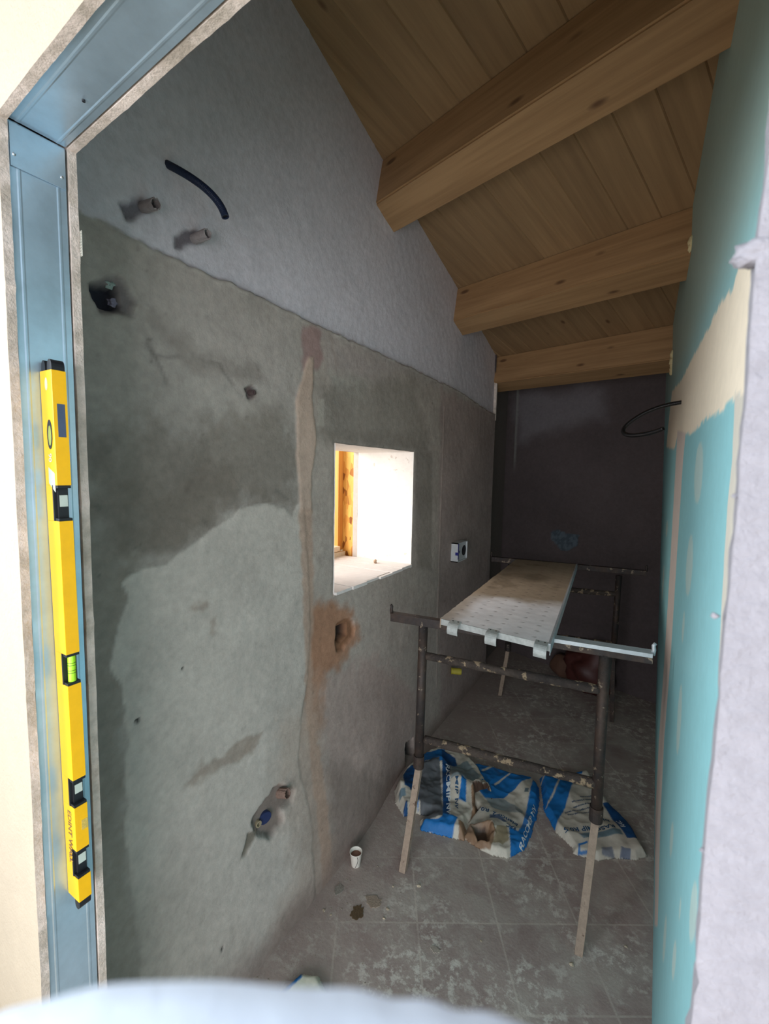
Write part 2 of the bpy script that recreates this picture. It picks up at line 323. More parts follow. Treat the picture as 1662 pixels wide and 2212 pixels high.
    cu = np.tile(lin((207, 202, 208)), (len(y), 1))*(1+0.07*soft+0.04*med)[:, None]
    gr = sst(0.35, 0.0, z-zr); cu = cu*(1-gr[:, None]*0.0)
    col = col*(1-up[:, None])+cu*up[:, None]; depth += 0.020*up*fade
    lip = sst(0.007, 0.0, np.abs(z-zr+0.004)); lipn = lip*sst(0.1, 0.5, fbm(y, z, 16, 3, 12)); col = mixc(col, lin((196, 193, 184)), lipn*0.8); depth -= 0.005*lip*fade*(0.5+lipn)
    # chiselled recesses
    def hole(pts, dp_, c, ed=(0.004, -0.004), j=0.8, rim=None, rimw=0.02):
        nonlocal col, depth
        d = sdf(y, z, W(pts))+jag*j
        if rim is not None: col = mixc(col, lin(rim), sst(rimw, 0.0, d)*0.8)
        m = sst(ed[0], ed[1], d); depth = depth*(1-m)+dp_*m; col = mixc(col, np.asarray(lin(c)), m*0.92); return m
    hole([(200, 608), (232, 600), (262, 596), (272, 612), (300, 650), (292, 684), (262, 672), (222, 668), (205, 640)], 0.014, (122, 112, 112), (0.008, -0.006), 0.7)
    hole([(196, 612), (206, 606), (226, 612), (240, 616), (264, 618), (262, 640), (268, 655), (272, 662), (256, 666), (232, 662), (212, 645)], 0.05, (26, 30, 44), (0.002, -0.003), 0.4)
    hole([(730, 1352), (752, 1336), (768, 1340), (766, 1372), (744, 1404), (730, 1408)], 0.012, (132, 92, 66), (0.006, -0.004), 0.7)
    hole([(729, 1358), (754, 1349), (756, 1372), (742, 1388), (730, 1386)], 0.05, (42, 32, 30), (0.002, -0.003), 0.2)
    hole([(534, 838), (548, 834), (556, 842), (554, 856), (540, 862)], 0.010, (104, 90, 88), (0.003, -0.003), 0.3)
    hole([(548, 1752), (566, 1728), (584, 1705), (604, 1695), (628, 1706), (622, 1728), (600, 1745), (598, 1768), (572, 1800), (545, 1795), (535, 1775)], 0.016, (124, 110, 102), (0.008, -0.006), 0.8)
    hole([(528, 1790), (548, 1790), (520, 1840), (505, 1852), (512, 1830)], 0.004, (112, 104, 92), (0.006, -0.004), 0.8)
    hole([(272, 440), (300, 428), (334, 428), (338, 450), (300, 470), (280, 470)], 0.016, (104, 98, 106), (0.008, -0.006), 0.6)
    hole([(385, 506), (408, 490), (440, 492), (446, 514), (404, 532), (390, 530)], 0.018, (100, 92, 98), (0.008, -0.006), 0.6)
    hole([(876, 1604), (894, 1596), (898, 1650), (880, 1660)], 0.05, (40, 36, 36), (0.004, -0.004), 0.7)
    nn = 0.0016*fbm(y, z, 30, 4, 14)+0.005*fbm(y, z, 2.5, 3, 15)
    x = wallL_x(y, z)-depth+nn
    # keep the opening's border crisp but hand made
    near = np.minimum(np.abs(y-WY0)+100*((z < WZ0-.01) | (z > WZ1+.01)), np.minimum(np.abs(y-WY1)+100*((z < WZ0-.01) | (z > WZ1+.01)), np.minimum(np.abs(z-WZ0)+100*((y < WY0-.01) | (y > WY1+.01)), np.abs(z-WZ1)+100*((y < WY0-.01) | (y > WY1+.01)))))
    x = x-0.004*sst(0.012, 0.0, near)
    i, j = np.meshgrid(np.arange(nu-1), np.arange(nv-1), indexing='ij'); yc = (ys[i]+ys[i+1])/2; zc = (zs[j]+zs[j+1])/2
    keep = ~((yc > WY0) & (yc < WY1) & (zc > WZ0) & (zc < WZ1)); keep &= zc < np.vectorize(lambda a: ceil_z(XL, a))(yc)+0.04
    P = np.stack([x, y, z], 1); me = gridmesh('wall_left', P, grid_faces(nu, nv, keep), np.clip(col, 0, 1))
    o = link('wall_left', me, m_wall); o['kind'] = 'structure'; return o
wl = build_left()

# solid behind the left plaster, with the deep window opening
bm = bmesh.new(); xo, xi = -1.395, -1.125
add_box(bm, xo, xi, 0.30, WY0-0.03, -0.02, 3.36); add_box(bm, xo, xi, WY1+0.03, 4.6, -0.02, 3.3)
add_box(bm, xo, xi, WY0-0.03, WY1+0.03, -0.02, WZ0-0.03); add_box(bm, xo, xi, WY0-0.03, WY1+0.03, WZ1+0.03, 3.36)
o = from_bm('wall_masonry', bm, mat('masonry', lin((120, 112, 105)), 0.9), wl)
o.name = 'masonry'

def sheet(name, o0, eu, ev, nu, nv, m, amp, parent, cols=None, seed=0, nrm=None, scale=12):
    u, v = np.meshgrid(np.linspace(0, 1, nu), np.linspace(0, 1, nv), indexing='ij'); u = u.ravel()[:, None]; v = v.ravel()[:, None]
    P = np.array(o0)[None, :]+u*np.array(eu)[None, :]+v*np.array(ev)[None, :]
    n = np.cross(eu, ev); n = n/np.linalg.norm(n); k = fbm((u*np.linalg.norm(eu)).ravel(), (v*np.linalg.norm(ev)).ravel(), scale, 4, seed)
    P = P+k[:, None]*amp*n[None, :]; me = gridmesh(name, P, grid_faces(nu, nv), cols); return link(name, me, m, parent)
win = empty('window_1', (-1.3, 1.73, WZ0), kind='structure')
m_rev = mat('white_reveal_render', lin((238, 232, 226)), 0.9, nscale=40, namp=0.05, bump=0.5, bscale=90, bdist=0.003, spots=lin((215, 205, 196)), spot_scale=30)
D = XL-xo
# reveals: near, far, head
sheet('near_reveal', (xo, WY0, WZ0-.02), (D, 0, 0), (0, 0, WZ1-WZ0+.02), 30, 40, m_rev, 0.003, win, seed=1)
sheet('far_reveal', (xo, WY1, WZ0-.02), (0, 0, WZ1-WZ0+.02), (D, 0, 0), 40, 30, m_rev, 0.003, win, seed=2)
sheet('head_reveal', (xo, WY0, WZ1), (D, 0, 0), (0, WY1-WY0, 0), 30, 40, m_rev, 0.003, win, seed=3)
# sill of thin tiles with an uneven front edge
m_sill = mat('sill_tiles', lin((224, 218, 214)), 0.7, nscale=25, namp=0.07, bump=0.3)
for k in range(6):
    y0 = WY0+k*(WY1-WY0)/6; y1 = WY0+(k+1)*(WY1-WY0)/6-0.003; bm = bmesh.new()
    add_box(bm, xo-0.19, XL+0.012+0.006*math.sin(k*2.3), y0+0.001, y1, WZ0-0.012, WZ0+0.002*math.sin(k*1.7))
    from_bm('sill_tile', bm, m_sill, win, bevel=0.0015)
bm = bmesh.new(); add_box(bm, xo-0.20, XL-0.012, WY0-.02, WY1+.09, WZ0-0.03, WZ0-0.0125); from_bm('window_sill_bed', bm, m_core, win)
# outer rebate: grey render return, timber frame
m_gret = mat('grey_render_return', lin((196, 186, 178)), 0.9, nscale=50, namp=0.1, bump=0.5)
bm = bmesh.new(); add_box(bm, xo-0.032, xo-0.001, WY1+0.001, WY1+0.12, WZ0-0.02, WZ1+0.10); add_box(bm, xo-0.032, xo-0.001, WY0-0.1, WY1+0.001, WZ1+0.001, WZ1+0.10)
add_box(bm, xo-0.032, xo-0.001, WY0-0.1, WY0-0.001, WZ0-0.02, WZ1+0.001)
from_bm('window_frame', bm, m_gret, win, bevel=0.001)
# OSB shutter leaf and timber planks standing just outside the opening
def osbmat():
    m = bpy.data.materials.new('osb_flakes'); m.use_nodes = True; nt = m.node_tree; N = nt.nodes; L = nt.links; b = N['Principled BSDF']; b.inputs['Roughness'].default_value = 0.7
    tc = N.new('ShaderNodeTexCoord'); mp = N.new('ShaderNodeMapping'); mp.inputs['Scale'].default_value = (60, 60, 22); mp.inputs['Rotation'].default_value = (0.5, 0.3, 0.2); L.new(tc.outputs['Object'], mp.inputs[0])
    v = N.new('ShaderNodeTexVoronoi'); v.inputs['Scale'].default_value = 1.0; L.new(mp.outputs[0], v.inputs['Vector'])
    s = N.new('ShaderNodeSeparateColor'); L.new(v.outputs['Color'], s.inputs[0]); cr = N.new('ShaderNodeValToRGB'); L.new(s.outputs[0], cr.inputs[0])
    e = cr.color_ramp.elements; e[0].color = (*lin((150, 88, 30)), 1); e[0].position = 0.02; e[1].color = (*lin((246, 200, 104)), 1); k = e.new(0.25); k.color = (*lin((226, 158, 70)), 1)
    L.new(cr.outputs[0], b.inputs['Base Color']); return m
m_osb = osbmat()
bm = bmesh.new(); add_box(bm, -1.512, -1.428, WY1+0.022, WY1+0.040, WZ0-0.01, WZ1+0.05)
o = from_bm('shutter_board', bm, m_osb); tag(o, 'yellow flake board standing on edge at the far side of the window opening', 'board')
bm = bmesh.new(); add_box(bm, -1.66, -1.537, WY1+0.010, WY1+0.035, WZ0-0.02, WZ1+0.12)
o = from_bm('timber_plank', bm, m_ply, bevel=0.002); tag(o, 'upright orange timber plank closing the left side of the window opening', 'plank')
bm = bmesh.new(); add_box(bm, -1.536, -1.513, WY1-0.022, WY1+0.04, WZ0+0.028, WZ1+0.11)
o = from_bm('timber_batten', bm, m_ply, bevel=0.002); tag(o, 'narrow upright orange batten between the plank and the flake board in the window', 'batten')
bm = bmesh.new(); add_box(bm, -1.535, -1.480, WY1-0.30, WY1+0.005, WZ0+0.0, WZ0+0.026)
o = from_bm('wood_offcut', bm, mat('grey_offcut', lin((205, 186, 160)), 0.8, namp=0.15), bevel=0.003); tag(o, 'grey flat offcut lying on the window sill beneath the pale block', 'offcut', 'offcuts on the window sill')
bm = bmesh.new(); add_box(bm, -1.545, -1.495, WY1-0.32, WY1-0.023, WZ0+0.027, WZ0+0.056)
o = from_bm('wood_offcut', bm, mat('pale_offcut', lin((236, 214, 184)), 0.8, namp=0.1), bevel=0.003); tag(o, 'pale wood block lying on top of the grey offcut on the window sill', 'offcut', 'offcuts on the window sill')
bm = bmesh.new(); blob(bm, (-1.218, 1.98, WZ0+0.010), 0.012, 0.8, 1, 1.0, 2, 0.25, 3)
o = from_bm('pebble', bm, mat('pebble', lin((190, 160, 135)), 0.9), smooth=False); tag(o, 'small tan pebble alone on the bright window sill', 'pebble')

# ---- end of left wall: recess up to the back wall
rec = empty('wall_recess', (-1.1, 3.7, 0), kind='structure')
def grid_wall(name, p0, eu, ev, step, colf, m, parent=None, amp=0.004, flip=False):
    lu, lv = np.linalg.norm(eu), np.linalg.norm(ev); nu, nv = max(2, int(lu/step)), max(2, int(lv/step))
    u, v = np.meshgrid(np.linspace(0, 1, nu), np.linspace(0, 1, nv), indexing='ij'); u = u.ravel(); v = v.ravel()
    P = np.array(p0)[None]+u[:, None]*np.array(eu)[None]+v[:, None]*np.array(ev)[None]
    n = np.cross(eu, ev); n /= np.linalg.norm(n); col, dep = colf(P, u*lu, v*lv); P = P+(amp*fbm(u*lu, v*lv, 3, 5, 21)+dep)[:, None]*n[None]
    o = link(name, gridmesh(name, P, grid_faces(nu, nv, flip=flip), np.clip(col, 0, 1)), m, parent); return o
def dark_plaster(P, a, b):
    col = np.tile(lin((92, 84, 85)), (len(a), 1))*(1+0.2*fbm(a, b, 2.5, 5, 30)+0.08*fbm(a, b, 20, 4, 31))[:, None]; return col, 0*a
xb = -1.13
grid_wall('recess_side', (XL-0.01, YB, 0), (xb-XL+0.01, 0.06, 0), (0, 0, 2.75), 0.02, dark_plaster, m_wall, rec)
grid_wall('recess_face', (xb, YB+0.05, 0), (0, 0.75, 0), (0, 0, 2.75), 0.02, dark_plaster, m_wall, rec)
bm = bmesh.new(); add_box(bm, XL-0.018, XL+0.004, YB-0.012, YB+0.006, 2.03, 2.32); from_bm('corner_bead', bm, m_core, rec, bevel=0.002)
rec.name = 'trim_1'

# ---- back wall (parallel to the beams)
bw = np.array([0.947, -0.321, 0]); bw /= np.linalg.norm(bw); B0 = np.array([XL, 4.03, 0]); BS = B0-bw*0.25
def back_cols(P, a, b):
    col = np.tile(lin((90, 80, 80)), (len(a), 1))*(1+0.2*fbm(a, b, 2.0, 5, 33)+0.07*fbm(a, b, 20, 4, 34))[:, None]
    W = [(np.dot(onp(p, B0, (.321, .947, 0))-BS, bw), onp(p, B0, (.321, .947, 0))[2]) for p in [(1190, 1148), (1202, 1144), (1218, 1152), (1250, 1156), (1248, 1178), (1230, 1190), (1212, 1190), (1200, 1172), (1190, 1162)]]
    d = sdf(a, b, W)+fbm(a, b, 30, 3, 35)*0.015; m = sst(0.004, -0.004, d); col = mixc(col, lin((92, 104, 114)), m)*(1-0.35*m*(fbm(a, b, 40, 3, 37) > 0.1))[:, None]; dep = -0.008*m
    W2 = [(np.dot(onp(p, B0, (.321, .947, 0))-BS, bw), onp(p, B0, (.321, .947, 0))[2]) for p in [(1118, 850), (1118, 960), (1180, 940), (1300, 900), (1300, 840)]]
    d = sdf(a, b, W2)+fbm(a, b, 5, 4, 36)*0.1; col = mixc(col, lin((132, 128, 132)), sst(0.1, -0.1, d)*0.6)
    k = np.dot(B0-BS, bw); bead = sst(0.012, 0.004, np.abs(a-k-0.02))*sst(1.6, 1.8, b); col = mixc(col, lin((140, 142, 136)), bead*0.6)
    return col, dep+0.004*bead
def back_shift(o): return o
o = grid_wall('wall_back', BS, bw*1.75, (0, 0, 2.75), 0.011, back_cols, m_wall); o['kind'] = 'structure'
bm = bmesh.new(); add_prism(bm, [BS+np.array([-.3, .16, -.02]), BS+bw*2+np.array([0, .06, -.02]), BS+bw*2+np.array([0.05, .2, -.02]), BS+np.array([-.3, .3, -.02])], (0, 0, 2.9))
from_bm('masonry', bm, m_core, o)

# ---- right wall: water-resistant board, jointed
def build_right():
    y1 = 3.72; ys = np.concatenate([np.arange(0.30, 1.2, 0.0045), np.arange(1.2, y1, 0.009)]); zs = np.arange(-0.01, 3.32, 0.009)
    nu, nv = len(ys), len(zs); Yg, Zg = np.meshgrid(ys, zs, indexing='ij'); y = Yg.ravel(); z = Zg.ravel()
    def W(pts):
        out = []
        for p in pts:
            X0 = 0.11
            for _ in range(12):
                q = onx(p, X0); X0 = xr(np.clip(q[1], 0.2, 4.2), q[2])
            out.append((min(q[1], 4.5), q[2]))
        return out
    teal = lin((146, 204, 210)); grn = lin((166, 186, 174))
    col = np.tile(teal, (len(y), 1)); s = fbm(y, z, 3, 4, 41); jag = fbm(y, z, 26, 4, 42)*0.012
    up = sst(1.85, 2.2, z); col = mixc(col, grn, up*0.8)
    cream = lin((250, 236, 212)); cream2 = lin((214, 208, 194))
    def lay(pts, c, s0=0.004, j=1.0, k=1.0):
        nonlocal col
        d = sdf(y, z, W(pts))+jag*j; col = mixc(col, c, sst(s0, -s0, d)*k)
    lay([(1700, 575), (1596, 577), (1585, 621), (1572, 636), (1553, 663), (1534, 704), (1518, 735), (1502, 764), (1487, 792), (1474, 818), (1452, 845), (1446, 900), (1440, 966),
         (1458, 970), (1464, 938), (1487, 938), (1502, 931), (1521, 906), (1540, 895), (1563, 887), (1578, 862), (1590, 857), (1700, 850)], cream)
    lay([(1464, 930), (1482, 935), (1476, 1000), (1462, 1219), (1448, 1438), (1435, 1602), (1427, 1767), (1421, 2000), (1414, 2000), (1416, 1767), (1424, 1602), (1435, 1438), (1448, 1219), (1460, 1000)], lin((222, 208, 198)), 0.003, 0.2)
    # primer strip next to the jamb
    lay([(1588, 850), (1586, 906), (1581, 1001), (1571, 1096), (1560, 1300), (1552, 1480), (1700, 1480), (1700, 850)], cream2, 0.003, 0.4)
    for cx, ya, yb, wd in ((1510, 955, 1090, 9), (1490, 1155, 1290, 7), (1477, 1320, 1390, 2.5), (1468, 1478, 1632, 4.5), (1451, 1775, 1852, 3.5), (1499, 1905, 2040, 8), (1470, 1940, 1990, 2), (1436, 1975, 2080, 3), (1457, 2030, 2120, 4), (1441, 1125, 1160, 2), (1433, 1220, 1300, 1.6), (1431, 1040, 1060, 1.6)):
        dx = -0.055*(ya-1000)*0
        pts = []
        for k in range(14):
            t = 2*math.pi*k/14; yy = (ya+yb)/2+(yb-ya)/2*math.sin(t); pts.append((cx+wd*math.cos(t)-(yy-(ya+yb)/2)*0.06, yy))
        lay(pts, lin((190, 212, 206)), 0.003, 0.3, 0.85)
    col *= (1+0.05*s)[:, None]
    x = xr(y, z)+0.0012*fbm(y, z, 2, 3, 44)
    keep = np.ones((nu-1, nv-1), bool); i, j = np.meshgrid(np.arange(nu-1), np.arange(nv-1), indexing='ij')
    keep &= zs[j] < np.vectorize(lambda a: ceil_z(0.1, a))(ys[i])+0.03
    me = gridmesh('wall_right', np.stack([x, y, z], 1), grid_faces(nu, nv, keep, flip=True), np.clip(col, 0, 1)); o = link('wall_right', me, m_teal); o['kind'] = 'structure'
    bm = bmesh.new(); add_box(bm, 0.165, 0.30, 0.44, 3.9, -0.02, 3.4); from_bm('board_backing', bm, m_core, o)
    return o
wr = build_right()

# ---- ceiling boards (local x along the beams, local y down the slope)
ex = Vector(-bd); ez = Vector(cn); ey = ez.cross(ex); ey = ey if ey.y > 0 else -ey; ez = ex.cross(ey)
Rm = Matrix((ex, ey, ez)).transposed().to_4x4(); CM = Matrix.Translation(V(A0)) @ Rm
bm = bmesh.new(); pw = 0.135; k0 = -8
for k in range(k0, 14):
    x0, x1 = k*pw, (k+1)*pw; g = 0.0035; y0, y1 = -1.75, 2.6
    vs = [(x0+g, y0, 0), (x1-g, y0, 0), (x1, y0, 0.005), (x1, y0, 0.022), (x0, y0, 0.022), (x0, y0, 0.005)]
    add_prism(bm, vs, (0, y1-y0, 0))
bmesh.ops.recalc_face_normals(bm, faces=bm.faces); me = bpy.data.meshes.new('ceiling'); bm.to_mesh(me); bm.free(); o = link('ceiling', me, m_board); o.matrix_world = CM; o['kind'] = 'structure'
bm = bmesh.new(); add_box(bm, -1.3, 2.2, -1.9, 2.7, 0.024, 0.12); r2 = from_bm('roof_deck', bm, m_core); r2.matrix_world = CM; r2.parent = o; r2.matrix_parent_inverse = CM.inverted()
# ---- beams
def beam(anchor, label):
    a = np.array(anchor, float); L0 = -0.045
    dw = np.array([0, -0.054, -0.208]); bk = np.array([0, 0.164, -0.045])
    st = a+bd*0.05; xend = xr(a[1]-0.37, a[2])+0.012; L = (xend-st[0])/(-bd[0])
    # prism in local coordinates: x along the beam
    loc = Matrix.Translation(V(st)) @ Rm; inv = loc.inverted(); q = [st, st+bk, st+bk+dw, st+dw]
    ql = [inv @ V(p) for p in q]; e = (inv.to_3x3() @ V(-bd*(L)))
    bm = bmesh.new(); add_prism(bm, ql, e); bmesh.ops.recalc_face_normals(bm, faces=bm.faces)
    bmesh.ops.bevel(bm, geom=[ed for ed in bm.edges if ed.calc_length() > 0.5], offset=0.006, segments=2, affect='EDGES')
    me = bpy.data.meshes.new('ceiling_beam'); bm.to_mesh(me); bm.free(); o = link('ceiling_beam', me, m_wood); o.matrix_world = loc
    tag(o, label, 'beam', 'pine beams under the ceiling'); return o
def an(y, z): return (XL, y, z)
beam(an(1.739, 2.953), 'nearest and largest looking pine beam, crossing the top of the ceiling')
beam(an(2.636, 2.754-0.018), 'middle of the three pine ceiling beams, with dark knots on its face')
beam(an(3.491, 2.524+0.0), 'farthest pine beam, orange, right above the dark back wall')

# ---- floor: dusty tiles laid askew
def floormat():
    m = bpy.data.materials.new('dusty_tiles'); m.use_nodes = True; nt = m.node_tree; N = nt.nodes; L = nt.links; b = N['Principled BSDF']; b.inputs['Roughness'].default_value = 0.75
    tc = N.new('ShaderNodeTexCoord'); mp = N.new('ShaderNodeMapping'); mp.vector_type = 'TEXTURE'; mp.inputs['Location'].default_value = (-0.368, 1.481, 0); mp.inputs['Rotation'].default_value = (0, 0, math.radians(31.0)); mp.inputs['Scale'].default_value = (0.288, 0.272, 1)
    L.new(tc.outputs['Object'], mp.inputs[0])
    fr = N.new('ShaderNodeVectorMath'); fr.operation = 'FRACTION'; L.new(mp.outputs[0], fr.inputs[0]); sp = N.new('ShaderNodeSeparateXYZ'); L.new(fr.outputs[0], sp.inputs[0])
    ds = []
    for ch in (0, 1):
        a = N.new('ShaderNodeMath'); a.operation = 'SUBTRACT'; L.new(sp.outputs[ch], a.inputs[0]); a.inputs[1].default_value = 0.5
        c = N.new('ShaderNodeMath'); c.operation = 'ABSOLUTE'; L.new(a.outputs[0], c.inputs[0]); ds.append(c.outputs[0])
    mx = N.new('ShaderNodeMath'); mx.operation = 'MAXIMUM'; L.new(ds[0], mx.inputs[0]); L.new(ds[1], mx.inputs[1])
    g = N.new('ShaderNodeMapRange'); g.inputs[1].default_value = 0.486; g.inputs[2].default_value = 0.492; L.new(mx.outputs[0], g.inputs[0])
    def noise(s, d=7, r=0.65):
        n = N.new('ShaderNodeTexNoise'); n.inputs['Scale'].default_value = s; n.inputs['Detail'].default_value = d; n.inputs['Roughness'].default_value = r; L.new(tc.outputs['Object'], n.inputs['Vector']); return n.outputs['Fac']
    def mr(v, a, c, o0=0, o1=1):
        r = N.new('ShaderNodeMapRange'); r.inputs[1].default_value = a; r.inputs[2].default_value = c; r.inputs[3].default_value = o0; r.inputs[4].default_value = o1; L.new(v, r.inputs[0]); return r.outputs[0]
    def mix(f, a, c):
        x = N.new('ShaderNodeMix'); x.data_type = 'RGBA'; L.new(f, x.inputs['Factor'])
        for s, v in (('A', a), ('B', c)):
            if isinstance(v, tuple): x.inputs[s].default_value = v
            else: L.new(v, x.inputs[s])
        return x.outputs['Result']
    c4 = lambda c: (*[float(q) for q in lin(c)], 1)
    out = mix(mr(noise(1.6), 0.40, 0.62), c4((164, 149, 141)), c4((176, 168, 158)))
    out = mix(mr(noise(5.5), 0.44, 0.66), out, c4((148, 130, 124)))
    mk = N.new('ShaderNodeMath'); mk.operation = 'MULTIPLY'; L.new(mr(noise(24, 8, 0.75), 0.50, 0.58), mk.inputs[0]); L.new(mr(noise(3.0), 0.44, 0.60), mk.inputs[1])
    out = mix(mk.outputs[0], out, c4((206, 200, 190)))
    out = mix(mr(noise(75, 4), 0.60, 0.68, 0, 0.7), out, c4((168, 154, 140)))
    # wall-side dust (runs along x)
    so = N.new('ShaderNodeSeparateXYZ'); L.new(tc.outputs['Object'], so.inputs[0]); out = mix(mr(so.outputs[0], -0.62, -1.02, 0, 0.75), out, c4((160, 144, 136)))
    gg = N.new('ShaderNodeMath'); gg.operation = 'MULTIPLY'; L.new(g.outputs[0], gg.inputs[0]); L.new(mr(noise(6), 0.35, 0.6, 0.2, 0.7), gg.inputs[1])
    gf = N.new('ShaderNodeMath'); gf.operation = 'MULTIPLY'; L.new(gg.outputs[0], gf.inputs[0]); L.new(mr(so.outputs[0], -0.95, -0.7, 0.1, 1), gf.inputs[1])
    out = mix(gf.outputs[0], out, c4((198, 188, 176)))
    L.new(out, b.inputs['Base Color']); bn = N.new('ShaderNodeBump'); bn.inputs['Strength'].default_value = 0.5; bn.inputs['Distance'].default_value = 0.003; L.new(noise(60), bn.inputs['Height']); L.new(bn.outputs[0], b.inputs['Normal'])
    return m
bm = bmesh.new(); add_box(bm, -1.2, 0.2, 0.25, 4.5, -0.03, 0.0); o = from_bm('floor', bm, floormat()); o['kind'] = 'structure'
bm = bmesh.new(); add_box(bm, -4, 4, -6, 0.249, -0.05, -0.002); o = from_bm('floor_outside', bm, mat('pale_screed', lin((206, 182, 150)), 0.9, nscale=12, namp=0.1)); o['kind'] = 'structure'
bm = bmesh.new(); add_box(bm, -6, -1.75, -6, 8, -0.2, -0.05); o = from_bm('ground', bm, mat('ground_earth', lin((196, 170, 130)), 0.9, nscale=6)); o['kind'] = 'structure'

# ---- front partition: outer board, steel studs, inner board (local s along the wall, t into the room)
fe = np.array([0.998, -0.0627, 0]); fn = np.array([0.0627, 0.998, 0]); FO = np.array([-0.85, 0.305, 0])
HD = 2.112; SR = 0.886
def fw(s, t, z): return FO+fe*s+fn*t+np.array([0, 0, z])
def board_piece(bm, s0, s1, z0, z1, t0, t1, step=0.012, amp=0.0035, edges='', seed=0):
    # a board whose named edges (l r b t) are broken and wavy
    rs = np.random.RandomState(seed)
    def col_(z): return None
    if edges in ('l', 'r'):
        n = int((z1-z0)/step); zs_ = np.linspace(z0, z1, n+1); k = fbm(zs_, zs_*0+seed, 18, 4, seed)*amp*0.8+(rs.rand(n+1) > 0.97)*amp*0.6
        A = []
        for i, zz in enumerate(zs_):
            a0, a1 = (s0, s1+k[i]) if edges == 'r' else (s0+k[i], s1); kk = k[(i*7) % (n+1)]*0.4; a0b, a1b = (a0, a1+kk) if edges == 'r' else (a0+kk, a1)
            A.append([bm.verts.new(V(fw(*q, zz))) for q in ((a0, t0), (a1, t0), (a1b, t1), (a0b, t1))])
        for i in range(n):
            for q in range(4): bm.faces.new([A[i][q], A[i][(q+1) % 4], A[i+1][(q+1) % 4], A[i+1][q]])
        bm.faces.new(A[0][::-1]); bm.faces.new(A[-1])
    else:
        n = int((s1-s0)/step); ss = np.linspace(s0, s1, n+1); k = fbm(ss, ss*0+seed, 18, 4, seed)*amp*0.9; A = []
        for i, s_ in enumerate(ss):
            zb = z0+k[i]; zb2 = zb+k[(i*7) % (n+1)]*0.4
            A.append([bm.verts.new(V(fw(s_, *q))) for q in ((t0, zb), (t0, z1), (t1, z1), (t1, zb2))])
        for i in range(n):
            for q in range(4): bm.faces.new([A[i][q], A[i][(q+1) % 4], A[i+1][(q+1) % 4], A[i+1][q]])
        bm.faces.new(A[0][::-1]); bm.faces.new(A[-1])
def two_tone(o, mats, test):
    o.data.materials.clear()
    for m_ in mats: o.data.materials.append(m_)
    for p in o.data.polygons: p.material_index = test(p)
fnv = V(fn)
wf = empty('wall_front', fw(0, 0, 0), kind='structure')
bm = bmesh.new(); board_piece(bm, -2.6, 0.0, 0.0, HD-0.0, 0.0, 0.0125, edges='r', seed=3); o = from_bm('outer_board', bm, m_white, wf)
two_tone(o, [m_white, m_core], lambda p: 0 if abs(p.normal.dot(fnv)) > 0.7 else 1)
bm = bmesh.new(); board_piece(bm, -2.6, 3.2, HD, 3.4, 0.0, 0.0125, edges='b', seed=5); o = from_bm('outer_board', bm, m_white, wf)
two_tone(o, [m_white, m_core], lambda p: 0 if abs(p.normal.dot(fnv)) > 0.7 else 1)
bm = bmesh.new(); board_piece(bm, SR, 3.2, 0.0, HD, -0.004, 0.0125, step=0.008, amp=0.003, edges='l', seed=8); o = from_bm('outer_board', bm, m_rwhite, wf)
two_tone(o, [m_rwhite, m_core], lambda p: 0 if p.normal.dot(fnv) < 0.7 else 1)
bm = bmesh.new()
board_piece(bm, -0.6, 0.0, 0.0, HD+0.004, 0.0905, 0.103, edges='r', seed=11, amp=0.0028); board_piece(bm, -0.6, 1.0, HD+0.004, 3.3, 0.0905, 0.103, edges='b', seed=13, amp=0.0028)
o = from_bm('inner_board', bm, m_core, wf)
# plaster dabs on the broken right hand edge
for k, (px_, py_, r) in enumerate([(1622, 556, 0.0048), (1636, 540, 0.006), (1610, 563, 0.003), (1600, 566, 0.0016), (1546, 1330, 0.0014), (1536, 1745, 0.0012), (1520, 1838, 0.0012), (1592, 1072, 0.0013)]):
    q = onp((px_, py_), fw(SR, 0, 0), fn); bm = bmesh.new(); blob(bm, q, r, 1.3, 0.8, 0.9, 2, 0.35, k); o = from_bm('plaster_dab', bm, m_rwhite, wf, smooth=True)
# steel lining of the opening
def stud(name, mk):
    bm = bmesh.new()
    # profile across the thickness t 0.014 .. 0.0885 with two raised ribs
    prof = [(0.0135, 0.0), (0.0215, 0.0), (0.0235, 0.0005), (0.0258, 0.0005), (0.0278, 0.0), (0.0735, 0.0), (0.0755, 0.0005), (0.0775, 0.0005), (0.0795, 0.0), (0.0875, 0.0), (0.0875, -0.030), (0.0868, -0.030), (0.0868, -0.0008), (0.0142, -0.0008), (0.0142, -0.03), (0.0135, -0.03)]
    mk(bm, prof); return bm
t2 = empty('trim_2', fw(0, 0.05, 0), kind='structure')
bm = stud('j', lambda bm, pr: add_prism(bm, [fw(-0.003+h, t, 0.0) for t, h in pr], (0, 0, HD+0.003))); from_bm('steel_stud', bm, m_zinc, t2)
bm = stud('h', lambda bm, pr: add_prism(bm, [fw(0.0, t, HD+0.004-h) for t, h in pr], fe*0.96)); from_bm('steel_header_track', bm, m_zinc, t2)
bm = bmesh.new(); add_prism(bm, [fw(-0.0014, 0.0145, HD-0.062), fw(-0.0014, 0.0865, HD-0.062), fw(-0.0004, 0.0865, HD-0.062), fw(-0.0004, 0.0145, HD-0.062)], (0, 0, 0.0615)); from_bm('steel_tab', bm, m_zinc, t2)
for t in (0.019, 0.081):
    bm = bmesh.new(); q = fw(-0.0002, t, HD-0.045); blob(bm, q, 0.0026, 0.6, 1, 1, 2, 0); from_bm('rivet', bm, m_rivet, t2, smooth=True)
bm = bmesh.new(); q = onp((181, 219), fw(0, 0, HD), (0, 0, 1)); add_tube(bm, [q+np.array([0, 0, -0.0006]), q+np.array([0, 0, 0.002])], 0.0022, 12); from_bm('punched_hole', bm, m_black, t2)
